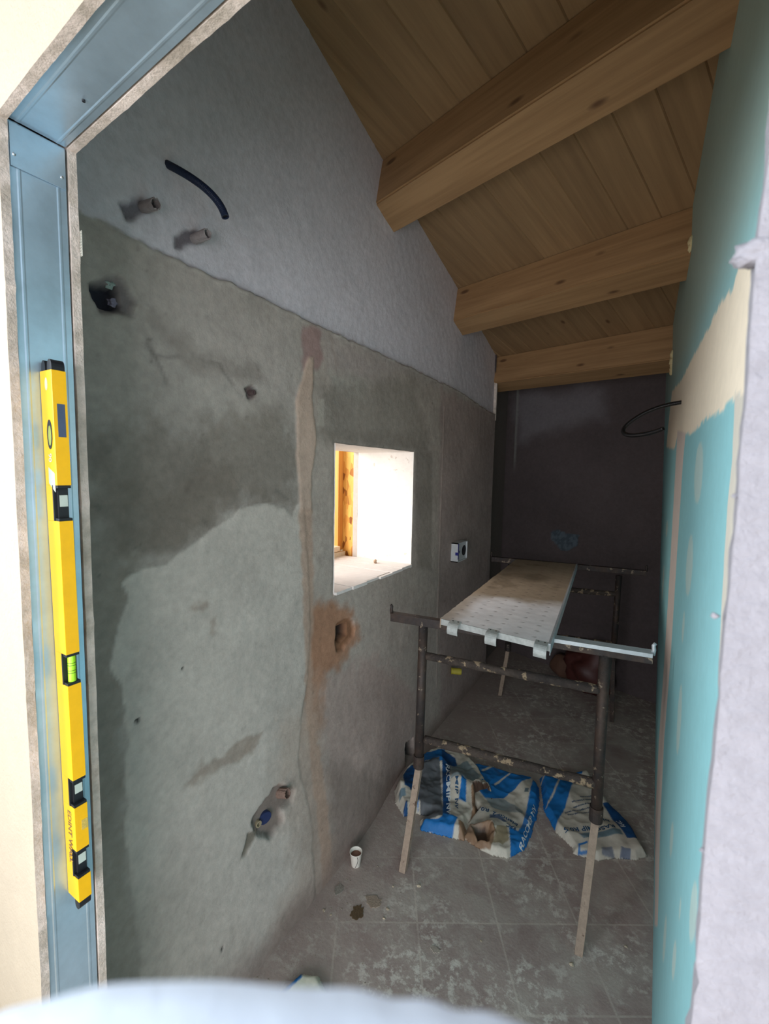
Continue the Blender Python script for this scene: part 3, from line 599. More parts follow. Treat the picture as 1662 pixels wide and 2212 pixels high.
# scrap of joint mesh on the inner board edge
bm = bmesh.new()
q0 = fw(0.0015, 0.104, 0)
for k in range(9):
    z = 1.955+k*0.0045; add_box(bm, q0[0]-0.006, q0[0]+0.0045, q0[1]-0.0004, q0[1]+0.0004, z, z+0.001)
for k in range(4):
    xx = q0[0]-0.006+k*0.0033; add_box(bm, xx, xx+0.0008, q0[1]-0.0004, q0[1]+0.0004, 1.953, 1.994)
o = from_bm('joint_tape', bm, mat('white_mesh_tape', lin((215, 212, 200)), 0.8)); tag(o, 'scrap of white joint mesh stuck on the inner board edge of the door opening', 'mesh tape')

# ---- yellow spirit level hanging by its magnets on the steel jamb
lz0, lz1 = 0.842, 1.752
def level_at(x, y, z): return np.array([x, y, z])
LXB = -0.8485; LXF = -0.8105                       # back (on the steel) and front edge
def ly(z): return 0.3515-0.0075*(z-lz0)/(lz1-lz0)   # it hangs a touch out of plumb
LT = 0.0205
lv = empty('spirit_level', (LXB, ly(lz0), lz0), 'long yellow spirit level with black end caps held upright on the steel door jamb', 'spirit level')
cut = [(1.513, 1.571), (1.236, 1.290), (1.018, 1.068), (0.886, 0.938)]        # notches with vials, top to bottom
# side plates: full width outside the notches, narrow inside them
def slab(bm, x0, x1, y0o, y1o, z0, z1):
    add_prism(bm, [(x0, ly(z0)+y0o, z0), (x1, ly(z0)+y0o, z0), (x1, ly(z0)+y1o, z0), (x0, ly(z0)+y1o, z0)], (0, ly(z1)-ly(z0), z1-z0))
bm = bmesh.new(); zz = lz0
for a, b in sorted(cut):
    slab(bm, LXB, LXF, 0, LT, zz, a); slab(bm, LXB, LXF-0.0145, 0, LT, a, b); zz = b
slab(bm, LXB, LXF, 0, LT, zz, lz1)
body = from_bm('level_body', bm, m_yel, lv, bevel=0.0006)
for z, s in ((lz1, 1), (lz0, -1)):
    for (xa, xb_) in (((LXB+0.003, LXB+0.016), (LXF-0.016, LXF-0.001)) if s == 1 else ((LXF-0.017, LXF-0.001),)):
        bm = bmesh.new(); n = 8
        pts = [(xa, ly(z)+0.001, z), (xb_, ly(z)+0.001, z)]+[((xa+xb_)/2+(xb_-xa)/2*math.cos(math.pi*k/n), ly(z)+0.001, z+s*(0.006+0.011*math.sin(math.pi*k/n))) for k in range(n+1)]
        add_prism(bm, pts, (0, LT-0.002, 0)); from_bm('end_cap', bm, m_black, lv)
for i, (a, b) in enumerate(cut):
    bm = bmesh.new(); x0, x1 = LXF-0.0145, LXF-0.0005; yo = 0.0006
    slab(bm, x0-0.0008, x1, yo, LT-yo, a, a+0.0045); slab(bm, x0-0.0008, x1, yo, LT-yo, b-0.0045, b); slab(bm, x0-0.002, x0+0.0012, yo-.001, LT-yo+.001, a, b)
    if i != 1: slab(bm, x0+0.001, x0+0.006, 0.004, LT-0.002, a+0.003, b-0.003)
    h = from_bm('vial_holder', bm, m_black, lv)
    if i == 1:
        bm = bmesh.new(); ym = ly(a)+LT/2; add_tube(bm, [(x0+0.0075, ym, a+0.005), (x0+0.0075, ym, b-0.005)], 0.0058, 16); g = from_bm('vial', bm, m_green, h, smooth=False)
        bm = bmesh.new()
        for zf in (0.36, 0.44, 0.60, 0.68): zc = a+(b-a)*zf; add_ringtube(bm, (x0+0.0075, ym, zc), (x0+0.0075, ym, zc+0.0007), 0.00605, 0.0050)
        from_bm('vial_lines', bm, m_black, g)
    else:
        bm = bmesh.new(); slab(bm, x0+0.0058, x0+0.0068, 0.006, LT-0.003, a+(b-a)*0.40, a+(b-a)*0.72); from_bm('label_plate', bm, m_clear, h)
# window in the front edge and oval cross vial on the side
bm = bmesh.new(); slab(bm, LXF-0.001, LXF+0.0003, 0.0055, 0.0165, 1.648, 1.700); from_bm('window', bm, mat('dark_inset', lin((70, 84, 110)), 0.3), lv)
def oval(zc, hz, xc, hx, m_, y_off, name, par):
    bm = bmesh.new(); n = 20; pts = [(xc+hx*math.cos(2*math.pi*k/n), ly(zc)+y_off, zc+hz*(0.55 if abs(math.sin(2*math.pi*k/n)) < 0 else 1)*math.sin(2*math.pi*k/n)) for k in range(n)]
    add_prism(bm, pts, (0, 0.001, 0)); return from_bm(name, bm, m_, par)
ov = oval(1.652, 0.0235, (LXB+LXF)/2+0.004, 0.0085, m_black, -0.0006, 'cross_vial_ring', lv); oval(1.650, 0.016, (LXB+LXF)/2+0.005, 0.005, mat('vial_olive', lin((150, 160, 70)), 0.2), -0.0009, 'cross_vial', ov)  # black ring with a plain yellow-green vial face
oval(1.731, 0.010, (LXB+LXF)/2+0.001, 0.004, mat('pale_slot', lin((215, 205, 170)), 0.5), -0.0006, 'hanging_slot', lv)
bm = bmesh.new(); add_prism(bm, [(LXB+0.012, ly(1.55)-0.0005, 1.600), (LXB+0.032, ly(1.55)-0.0005, 1.590), (LXB+0.032, ly(1.55)-0.0005, 1.560), (LXB+0.012, ly(1.55)-0.0005, 1.574)], (0, 0.0006, 0)); from_bm('grey_sticker', bm, m_clear, lv)
def text_mesh(s, size, bold=0.0):
    cu = bpy.data.curves.new('txt', 'FONT'); cu.body = s; cu.size = size; cu.offset = bold; cu.resolution_u = 2
    ob = bpy.data.objects.new('txt', cu); C.objects.link(ob); bpy.context.view_layer.update()
    me = bpy.data.meshes.new_from_object(ob.evaluated_get(bpy.context.evaluated_depsgraph_get())); bpy.data.objects.remove(ob); return me
def put_text(s, size, org, du, dv, m_, par, name='lettering', bold=0.0, f=None, width=None):
    me = text_mesh(s, size, bold); xs = [v.co.x for v in me.vertices]; k = (width/(max(xs)-min(xs)) if width else 1.0)
    org = np.array(org, float); du = np.array(du, float); dv = np.array(dv, float)
    if f is not None:
        b = bmesh.new(); b.from_mesh(me); bmesh.ops.subdivide_edges(b, edges=b.edges[:], cuts=1); bmesh.ops.triangulate(b, faces=b.faces[:]); b.to_mesh(me); b.free()
    for v in me.vertices:
        p = org+du*v.co.x*k+dv*v.co.y
        if f is not None: p[2] = f(p[0], p[1])
        v.co = V(p)
    return link(name, me, m_, par)
put_text('EDINT WALL', 0.017, (LXB+0.014, ly(0.95)-0.0006, 1.008), (0, 0.0, -1), (1, 0, 0), m_ink, lv, bold=0.0003, width=0.098)
put_text('90', 0.014, (LXB+0.016, ly(1.6)-0.0006, 1.622), (0, 0, -1), (1, 0, 0), m_clear, lv, bold=0.0003)
bm = bmesh.new(); slab(bm, LXF-0.0005, LXF+0.0003, 0.010, LT-0.001, 0.972, 0.990); from_bm('worn_sticker', bm, mat('worn_sticker', lin((206, 178, 90)), 0.6, nscale=300, namp=0.3), lv)

# ---- conduits and pipe stubs
def conduit(name, path, r, label, m_, ribs=True):
    P = [np.array(p) for p in path]; seg = [0]
    for a, b in zip(P[:-1], P[1:]): seg.append(seg[-1]+np.linalg.norm(b-a))
    n = int(seg[-1]/0.0012); pts = []; rad = []
    for i in range(n+1):
        s = seg[-1]*i/n; k = min(max(np.searchsorted(seg, s)-1, 0), len(P)-2); t = (s-seg[k])/(seg[k+1]-seg[k]+1e-9); pts.append(P[k]*(1-t)+P[k+1]*t); rad.append(r*(1 if not ribs else (1.0 if i % 3 else 0.88)))
    bm = bmesh.new(); add_tube(bm, pts, rad, 14, cap=False)
    t = V(pts[-1]-pts[-2]).normalized(); o = from_bm(name, bm, m_, smooth=True)
    bm = bmesh.new(); add_ringtube(bm, pts[-1]-np.array(t)*0.002, pts[-1]+np.array(t)*0.001, r*1.0, r*0.7); from_bm('cut_end', bm, m_, o)
    bm = bmesh.new(); e = pts[-1]-np.array(t)*0.004; add_tube(bm, [e, e+np.array(t)*0.001], r*0.85, 12); from_bm('bore', bm, m_black, o)
    return tag(o, label, 'conduit')
a = onx((356, 352), -1.075); e = onx((487, 468), -0.93); m1 = onx((395, 372), -1.00); m2 = onx((470, 410), -0.95)
conduit('electrical_conduit', bez(a, m1, m2, e, 24), 0.0092, 'short blue-black corrugated conduit curving out of the left wall top', m_conduit)
q0 = np.array([xr(1.3, 1.80)+0.004, *onx((1478, 868), xr(1.6, 1.8))[1:]])
def rp(px_, py_, X): return onx((px_, py_), X)
yy = q0[1]
def atY(p, Y): return onp(p, (0, Y, 0), (0, 1, 0))
loop = bez(q0, atY((1420, 875), yy-0.02), atY((1385, 893), yy-0.03), atY((1358, 915), yy-0.05), 14)[:-1]+bez(atY((1358, 915), yy-0.05), atY((1338, 932), yy-0.06), atY((1345, 945), yy-0.1), atY((1385, 939), yy-0.16), 14)[:-1]+bez(atY((1385, 939), yy-0.16), atY((1400, 937), yy-0.18), atY((1415, 933), yy-0.2), atY((1433, 926), yy-0.22), 10)
conduit('electrical_conduit', loop, 0.0085, 'glossy black corrugated conduit looping out of the filled right wall', mat('gloss_black', (0.008, 0.008, 0.009), 0.25, namp=0, bump=0))
def stub(px0, px1, dx, r, label, mm):
    p0 = onx(px0, -1.085); p1 = onx(px1, -1.05+dx); bm = bmesh.new(); d = p1-p0
    add_ringtube(bm, p0, p1, r, r*0.82, 22)
    for v in bm.verts:
        k = 0.0012*math.sin(v.co.y*700+v.co.z*500); v.co.x += k; v.co.z += k
    o = from_bm('pipe_stub', bm, mm, smooth=False); bm = bmesh.new(); add_tube(bm, [p0+d*0.55, p0+d*0.58], r*0.83, 16); from_bm('pipe_bore', bm, mat('bore_shadow_grey', lin((70, 70, 74)), 0.9), o)
    return tag(o, label, 'pipe', 'plaster crusted pipe stubs in the left wall')
m_stub = mat('plaster_crusted_pipe', lin((150, 142, 142)), 0.9, nscale=70, namp=0.15, bump=0.9, bdist=0.004)
stub((300, 452), (337, 440), 0.035, 0.0125, 'left pipe stub crusted with plaster, high on the left wall', m_stub)
stub((410, 520), (449, 505), 0.035, 0.0125, 'right pipe stub crusted with plaster, below the blue-black conduit', m_stub)
m_stubb = mat('brown_crusted_pipe', lin((138, 114, 102)), 0.9, nscale=70, namp=0.25, bump=0.9, bdist=0.004)
stub((584, 1712), (622, 1714), 0.040, 0.0165, 'brown crusted pipe stub low on the left wall above the blue cap', m_stubb)
bm = bmesh.new(); c = onx((574, 1768), -1.035); n_ = V((0.93, -0.25, -0.1)); add_tube(bm, [c-np.array(n_)*0.028, c-np.array(n_)*0.003, c], [0.019, 0.0225, 0.0215], 24)
o = from_bm('blanking_disc', bm, mat('navy_plastic', lin((34, 48, 86)), 0.45), smooth=False, bevel=0); tag(o, 'round navy plastic pipe cap in a chiselled hole low on the left wall', 'pipe cap')
bm = bmesh.new(); c = onx((556, 1776), -1.045); add_ringtube(bm, c-np.array([0.02, 0, 0]), c+np.array([0.012, -0.004, 0]), 0.011, 0.007, 18)
o = from_bm('pipe_stub', bm, mat('tan_pipe', lin((150, 138, 112)), 0.8, namp=0.2)); tag(o, 'tan open pipe end left of the navy cap in the same hole', 'pipe', 'plaster crusted pipe stubs in the left wall')
bm = bmesh.new(); c = onx((546, 848), -1.045); add_ringtube(bm, c-np.array([0.015, 0, 0]), c+np.array([0.006, 0, 0]), 0.0085, 0.0045, 16); add_box(bm, c[0]-0.01, c[0]+0.009, c[1]-0.002, c[1]+0.001, c[2]-0.007, c[2]+0.007)
o = from_bm('pipe_fitting', bm, mat('dull_brass', lin((120, 104, 104)), 0.4, metal=0.6, namp=0.2)); tag(o, 'small metal water fitting in the middle of the left wall', 'fitting')
# crumbs inside the dark socket hole
for k, (p, r, c_) in enumerate((((236, 613), 0.011, (150, 165, 160)), ((243, 653), 0.010, (128, 122, 140)))):
    bm = bmesh.new(); q = onx(p, -1.07); blob(bm, q, r, 0.8, 1, 0.9, 2, 0.35, k+4); o = from_bm('plaster_lump', bm, mat('lump%d' % k, lin(c_), 0.9)); tag(o, ('greenish plaster lump hanging at the top edge of the dark hole in the left wall', 'rounded grey plaster lump at the bottom of the dark hole in the left wall')[k], 'plaster lump')
# socket box right of the window
sb = empty('socket_box', (XL, 2.82, 1.07), 'white electrical socket box with blue marker lines on the wall right of the window', 'socket box')
m_box = mat('white_box_plastic', lin((196, 198, 200)), 0.6, namp=0.08)
c0 = onx((981, 1173), -1.035); c1 = onx((1012, 1165), -1.035); cz0 = onx((978, 1215), -1.035)[2]; y0, y1 = c0[1], c0[1]+0.17; z0, z1 = cz0, c0[2]
bm = bmesh.new(); xo_, xi_ = -1.06, -1.005
add_box(bm, xo_, xi_, y0, y0+0.006, z0, z1); add_box(bm, xo_, xi_, y1-0.006, y1, z0, z1); add_box(bm, xo_, xi_, y0, y1, z0, z0+0.006); add_box(bm, xo_, xi_, y0, y1, z1-0.006, z1); add_box(bm, xo_, xi_-0.008, y0+.006, y1-.006, z0+.006, z1-.006)
from_bm('box_shell', bm, m_box, sb)
bm = bmesh.new(); add_box(bm, xi_-0.0005, xi_+0.0012, y0-0.001, y0+0.010, z0+0.02, z1-0.004); add_box(bm, xi_-0.018, xi_+0.001, y0-0.0012, y0+0.001, z0+0.045, z0+0.064)
for a_ in range(5): add_prism(bm, [(xi_-.0078, y0+0.035+a_*.004, z0+0.05+abs(a_-2)*0.006), (xi_-.0078, y0+0.041+a_*.004, z0+0.05+abs(a_-2)*0.006), (xi_-.0078, y0+0.041+a_*.004, z0+0.058+abs(a_-2)*0.006), (xi_-.0078, y0+0.035+a_*.004, z0+0.058+abs(a_-2)*0.006)], (0.0004, 0, 0))
from_bm('marker_lines', bm, m_bluemark, sb)
bm = bmesh.new(); n = 18; yc_, zc_ = y0+0.125, (z0+z1)/2
add_prism(bm, [(xi_-.0079, yc_+0.038*math.cos(2*math.pi*k/n), zc_+0.034*math.sin(2*math.pi*k/n)) for k in range(n)], (0.001, 0, 0)); from_bm('round_opening', bm, m_black, sb)
bm = bmesh.new(); c = onx((975, 1449), -1.04); e = onx((997, 1451), -0.98); add_tube(bm, [c, c+(e-c)*0.2, c+(e-c)*0.85, e], [0.022, 0.02, 0.0215, 0.019], 20)
o = from_bm('pipe_plug', bm, mat('yellow_plug', lin((176, 164, 60)), 0.6, namp=0.15)); tag(o, 'yellow round pipe plug sticking out of the left wall behind the trestle leg', 'pipe plug')

# foam dabs where the beams meet the right wall
m_foam = mat('yellow_foam', lin((214, 196, 150)), 0.9, nscale=80, namp=0.15, bump=0.8)
def dabs(pts, label):
    bm = bmesh.new()
    for k, (p, r) in enumerate(pts):
        q = onp(p, (0, 0, 0), (0, 1, 0)) if False else None
        X0 = 0.08
        for _ in range(10): q = onx(p, X0); q[1] = min(q[1], 3.4); X0 = xr(q[1], q[2])-0.006
        q = onx(p, 0.068) if q is None else q
        blob(bm, (X0, q[1], q[2]), r, 0.8, 0.8, 1.7, 2, 0.3, k)
    o = from_bm('foam_dab', bm, m_foam, smooth=True); tag(o, label, 'foam')
def foam_at(Y, items, label):
    bm = bmesh.new()
    for k, (z, r) in enumerate(items): blob(bm, (xr(Y, z)-0.004, Y, z), r, 0.8, 0.8, 1.9, 2, 0.3, k)
    o = from_bm('foam_dab', bm, m_foam, smooth=True); tag(o, label, 'foam')
foam_at(2.19, [(2.535, 0.012), (2.515, 0.009)], 'pale expanding foam dab at the right end of the middle beam')
foam_at(3.03, [(2.30, 0.012), (2.265, 0.013), (2.235, 0.010), (2.21, 0.012)], 'yellow expanding foam bead at the right end of the farthest beam')

# ---- steel trestles
def trestle(pl, label, near):
    # pl: (Ynear-plane function point, direction) legs given in world coordinates
    L_, R_, zt = pl['L'], pl['R'], pl['z']; d = (R_-L_); d = d/np.linalg.norm(d)
    t = empty('trestle', (*((L_+R_)/2)[:2], 0), label, 'trestle', 'steel trestles carrying the platform')
    bar0, bar1 = pl['b0'], pl['b1']
    bm = bmesh.new(); add_tube(bm, [bar0, bar1], 0.017, square=True); from_bm('top_bar', bm, m_tube, t, bevel=0.002)
    if near:
        bm = bmesh.new(); mid = bar0+(bar1-bar0)*0.50; add_prism(bm, [mid+np.array([0, -0.021, 0.006]), mid+np.array([0, 0.018, 0.018]), mid+np.array([0, 0.018, 0.0215]), mid+np.array([0, -0.021, 0.0195])], bar1-mid); from_bm('bare_edge', bm, m_edge, t)
    for k, b_ in enumerate((bar0, bar1)):
        s = -1 if k == 0 else 1; bm = bmesh.new(); u = np.array([0, 0, 1.0])
        add_tube(bm, [b_+u*0.010, b_+u*0.028+d*s*0.003, b_+u*0.042+d*s*0.001, b_+u*0.050+d*s*0.006], [0.0075, 0.0065, 0.006, 0.0055], 10); from_bm('end_stop', bm, m_edge if (near and k == 1) else m_tube, t, smooth=True)
    for k, (top, mid, foot) in enumerate(((pl['L'], pl['Lm'], pl['Lf']), (pl['R'], pl['Rm'], pl['Rf']))):
        bm = bmesh.new(); add_tube(bm, [top-np.array([0, 0, 0.016]), mid], 0.0185, 18); lg = from_bm('upper_leg', bm, m_tube, t, smooth=True)
        bm = bmesh.new(); add_tube(bm, [mid+np.array([0, 0, 0.035]), mid+np.array([0, 0, -0.018])], 0.0225, 16); from_bm('sleeve', bm, m_tube, lg)
        bm = bmesh.new(); st = mid+np.array([0, 0, 0.0]); v = foot-st
        add_prism(bm, [st+d*0.013, st+d*0.013+np.array([0, .022, 0]), st-d*0.013+np.array([0, .022, 0]), st-d*0.013], v)
        for q in bm.verts:
            if q.co.z < 0.001: q.co.z = 0.0005
        lo = from_bm('lower_leg', bm, m_tubel if (near or k == 0) else m_tube, t, bevel=0.0015)
        if k == 1 and near:
            bm = bmesh.new(); a_ = top+np.array([0.008, 0.035, -0.02]); add_tube(bm, [a_, a_+np.array([-0.008, 0.01, -0.30])], 0.014, 14); from_bm('hinged_rear_leg', bm, m_tube, t, smooth=True)
    for (a_, b_) in pl['rungs']:
        bm = bmesh.new(); n = 40; rs = np.random.RandomState(int(a_[2]*1000))
        pts = [a_+(b_-a_)*i/n for i in range(n+1)]; rad = [0.0165+0.0022*fbm(np.array([i*0.3]), np.array([a_[2]*9]), 1, 3)[0]*2 for i in range(n+1)]
        add_tube(bm, pts, rad, 14); from_bm('rung', bm, m_rung, t, smooth=True)
    return t
P1 = np.array([-0.749, 1.601, 0]); dP = np.array([0.995, 0.0995, 0]); nP = np.array([-0.0995, 0.995, 0])
def on1(p, off=0.0): return onp(p, P1+nP*off, nP)
b0 = on1((847, 1331)); b1 = on1((1410, 1421))
pl = dict(L=on1((915, 1350)), R=on1((1308, 1408)), z=1.0, b0=b0, b1=b1, Lm=on1((905, 1648)), Rm=on1((1288, 1762)), Lf=flo((868, 1886)), Rf=flo((1250, 2066)),
          rungs=[(on1((922, 1417)), on1((1296, 1490))), (on1((918, 1597)), on1((1286, 1692)))])
pl['L'][2] = b0[2]; pl['R'][2] = b1[2]+0.002
trestle(pl, 'near dark steel trestle with crusted rungs and pale lower legs', True)
P2 = np.array([-0.83, 3.15, 0])
def on2(p): return onp(p, P2, nP)
b0 = on2((1063, 1207)); b1 = on2((1396, 1238))
pl = dict(L=on2((1104, 1214)), R=on2((1338, 1238)), z=1.0, b0=b0, b1=b1, Lm=on2((1098, 1400)), Rm=on2((1325, 1420)), Lf=flo((1080, 1503)), Rf=flo((1322, 1560)),
          rungs=[(on2((1104, 1262)), on2((1336, 1284))), (on2((1101, 1360)), on2((1330, 1392)))])
trestle(pl, 'far dark steel trestle standing near the back wall', False)

# ---- scaffold platform
zt = 1.052
c_nl, c_nr, c_fr, c_fl = flo((951, 1336), zt), flo((1190, 1393), zt), flo((1248, 1219), zt), flo((1116, 1208), zt)
def platform():
    t = empty('scaffold_platform', c_nl, 'plaster-splashed scaffold platform board laid across the two trestles', 'platform')
    nu, nv = 60, 240; u, v = np.meshgrid(np.linspace(0, 1, nu), np.linspace(0, 1, nv), indexing='ij'); u = u.ravel(); v = v.ravel()
    P = (1-u[:, None])*((1-v[:, None])*c_nl+v[:, None]*c_fl)+u[:, None]*((1-v[:, None])*c_nr+v[:, None]*c_fr)
    P[:, 2] += 0.0012*fbm(u*0.4, v*1.5, 30, 4, 50); P[:, 0] += (u < 0.01)*0.004*fbm(v*1.5, v*0, 30, 3, 51)
    a = u*0.42; b = v*1.5
    col = np.tile(lin((232, 228, 230)), (len(u), 1)); e = b+0.25*fbm(a, b, 6, 4, 52)*0.4
    brown = lin((158, 140, 120)); dk = lin((108, 94, 76)); col = mixc(col, brown, sst(0.40, 0.52, e)); col = mixc(col, brown, sst(0.10, 0.0, a+0.05*fbm(a, b, 8, 3, 53))*0.8)
    col = mixc(col, dk, sst(0.10, 0.02, np.hypot((a-0.20)/1.3, (b-0.98)/1.6)+0.05*fbm(a, b, 12, 3, 54))*0.8)
    col = mixc(col, lin((128, 112, 92)), sst(0.2, 0.6, fbm(a, b, 10, 5, 55))*sst(0.4, 0.6, b)*0.8)
    # punched dimples in rows
    for ca in np.arange(0.04, 0.4, 0.064):
        for cb in np.arange(0.04, 1.5, 0.065):
            d = np.hypot(a-ca, b-cb); m_ = sst(0.006, 0.003, d); col = mixc(col, lin((70, 60, 62)), m_*0.9); P[:, 2] -= m_*0.002
    col *= (1+0.12*fbm(a, b, 14, 4, 56))[:, None]
    link('deck', gridmesh('deck', P, grid_faces(nu, nv), np.clip(col, 0, 1)), m_attr, t)
    z3 = np.array([0, 0, -0.036]); side = (c_nr-c_nl)/np.linalg.norm(c_nr-c_nl); th = side*0.004
    bm = bmesh.new(); add_prism(bm, [c_nr-th*2+[0, 0, 0.002], c_nr+[0, 0, 0.003], c_nr+z3, c_nr-th*0.5+z3, c_nr-th*0.5+[0, 0, -.002], c_nr-th*2-[0, 0, .002]], c_fr-c_nr); from_bm('side_rail', bm, m_edge, t)
    bm = bmesh.new(); add_prism(bm, [c_nl+[0, 0, -0.001], c_nl+th+[0, 0, -0.001], c_nl+th+z3, c_nl+z3], c_fl-c_nl); from_bm('side_rail', bm, m_tubel, t)
    lng = (c_fl-c_nl)/np.linalg.norm(c_fl-c_nl)
    bm = bmesh.new(); add_prism(bm, [c_nl+lng*.002+[0, 0, -0.0015], c_nl+lng*.005+[0, 0, -0.0015], c_nl+lng*.005+[0, 0, -.024], c_nl+lng*.002+[0, 0, -.024]], c_nr-c_nl); from_bm('end_plate', bm, m_hook, t)
    w_ = 0.042; T = 0.004
    for f in (0.16, 0.52, 0.93):
        c = c_nl+(c_nr-c_nl)*f-side*w_/2; prof = [(0.012, 0.0015), (-0.006, 0.0015)]; n = 8
        R_ = 0.024; cz = -0.0235; cy = -0.016
        arc = [(cy-R_*math.sin(math.pi*0.72*k/n)*1.0, cz+R_*math.cos(math.pi*0.72*k/n)) for k in range(n+1)]
        outer = [(0.012, 0.0025)]+arc; inner = [(p[0]+(0.004 if i else 0), p[1]-(0.004 if i < 4 else -0.001)) for i, p in enumerate(outer)]
        poly = outer+inner[::-1]; bm = bmesh.new()
        A_ = [c+lng*p[0]+np.array([0, 0, p[1]]) for p in poly]; m2_ = len(poly)//2
        va = [bm.verts.new(V(p)) for p in A_]; vb = [bm.verts.new(V(p+side*w_)) for p in A_]; m_n = len(poly)
        for i in range(m2_-1):
            o_, o2, i1, i2 = i, i+1, m_n-1-i, m_n-2-i
            bm.faces.new([va[o_], va[o2], va[i2], va[i1]]); bm.faces.new([vb[o_], vb[i1], vb[i2], vb[o2]]); bm.faces.new([va[o_], vb[o_], vb[o2], va[o2]]); bm.faces.new([va[i1], va[i2], vb[i2], vb[i1]])
        bm.faces.new([va[0], va[-1], vb[-1], vb[0]]); bm.faces.new([va[m2_-1], vb[m2_-1], vb[m2_], va[m2_]])
        hk = from_bm('hook', bm, m_hook, t)
        for s_ in (0.25, 0.75):
            q = c+side*w_*s_+np.array([0, 0, 0.003]); bm = bmesh.new(); add_tube(bm, [q, q+np.array([0, 0, 0.0012])], 0.003, 10); from_bm('rivet', bm, m_tube, hk)
platform()

# ---- crumpled cement sacks
BLUE = lin((24, 110, 178)); DBL = lin((18, 70, 120)); PAP = lin((196, 190, 176)); BRN = lin((138, 110, 86)); DBR = lin((80, 60, 48)); TINT = lin((110, 132, 142))
m_wt = mat('white_print', lin((206, 214, 216)), 0.6, nscale=200, namp=0.2, bump=0)
m_bt = mat('blue_print', lin((40, 78, 112)), 0.6, nscale=200, namp=0.2, bump=0)
def sack(label, outline, zg, hgt, edgew, humps, colors, folds, texts, seed, step=0.0042, pits=(), base=PAP, zc=None):
    zc = zg if zc is None else zc
    fl = [flo(p, zg)[:2] for p in outline]; fl = [tuple(q) for q in fl]
    x0, x1 = min(p[0] for p in fl)-.01, max(p[0] for p in fl)+.01; y0, y1 = min(p[1] for p in fl)-.01, max(p[1] for p in fl)+.01
    xs = np.arange(x0, x1, step); ys = np.arange(y0, y1, step); nu, nv = len(xs), len(ys)
    X, Y = np.meshgrid(xs, ys, indexing='ij'); x = X.ravel(); y = Y.ravel()
    Q = lambda pts: [tuple(flo(p, zc)[:2]) for p in pts]
    def hfun(x, y, raw=False):
        d = -(sdf(x, y, fl)+fbm(x, y, 40, 3, seed)*0.004)
        h = hgt*sst(-0.002, edgew, d)*(0.8+0.4*fbm(x, y, 9, 3, seed+1))
        r = 1-np.abs(fbm(x, y, folds[0], 3, seed+2))*2.2; h = h+folds[1]*np.clip(r, -0.3, 1)*sst(0.0, 0.03, d)
        for (p, rad, hh) in humps:
            c = flo(p, zg)[:2]; h = h+hh*np.exp(-((x-c[0])**2+(y-c[1])**2)/(rad*rad))*sst(0, 0.03, d)
        for pts, dep in pits:
            dd = sdf(x, y, Q(pts))+fbm(x, y, 40, 3, seed+3)*0.008; h = h*(1-sst(0.006, -0.012, dd)*dep)+0.008*sst(0.012, 0.004, np.abs(dd))
        return np.maximum(h, 0.0)+0.0025, d
    h, d = hfun(x, y); keepv = (d > 0).reshape(nu, nv)
    keep = keepv[:-1, :-1] & keepv[1:, :-1] & keepv[:-1, 1:] & keepv[1:, 1:]
    col = np.tile(base, (len(x), 1))
    for it in colors:
        pts, c, j = it[:3]; k = it[3] if len(it) > 3 else 1.0; dd = sdf(x, y, Q(pts))+fbm(x, y, 45, 3, seed+5)*0.004*j; col = mixc(col, c, sst(0.002, -0.002, dd)*k)
    col *= (1+0.10*fbm(x, y, 12, 4, seed+6))[:, None]
    dust = sst(0.25, 0.6, fbm(x, y, 7, 5, seed+7)); col = mixc(col, lin((140, 134, 126)), dust*0.35)
    # top and underside joined into one solid skin
    P = np.stack([x, y, h], 1); P2_ = np.stack([x, y, 0*x+0.0008], 1); f = grid_faces(nu, nv, keep); n = len(x)
    from collections import Counter
    e = Counter(); 
    for q in f:
        for a_, b_ in ((q[0], q[1]), (q[1], q[2]), (q[2], q[3]), (q[3], q[0])): e[(a_, b_)] += 1
    sidef = [(b_, a_, a_+n, b_+n) for (a_, b_) in e if (b_, a_) not in e]
    F_ = np.vstack([f, f[:, ::-1]+n, np.array(sidef)]); PA = np.vstack([P, P2_]); CA = np.vstack([col, col])
    used = np.unique(F_); remap = -np.ones(2*n, int); remap[used] = np.arange(len(used))
    me = gridmesh('cement_sack', PA[used], remap[F_], np.clip(CA[used], 0, 1)); o = link('cement_sack', me, m_bag)
    tag(o, label, 'sack', 'torn cement sacks on the floor')
    f1 = lambda a_, b_: float(hfun(np.array([a_]), np.array([b_]))[0][0])+0.0016
    for (s, p, q, size, m_) in texts:
        A_ = flo(p, zc); B_ = flo(q, zc); du = B_-A_; wd = np.linalg.norm(du); du /= wd; dv = np.array([-du[1], du[0], 0])
        put_text(s, size, A_, du, dv, m_, o, 'printed_text', bold=size*0.02, f=f1, width=wd)
    return o
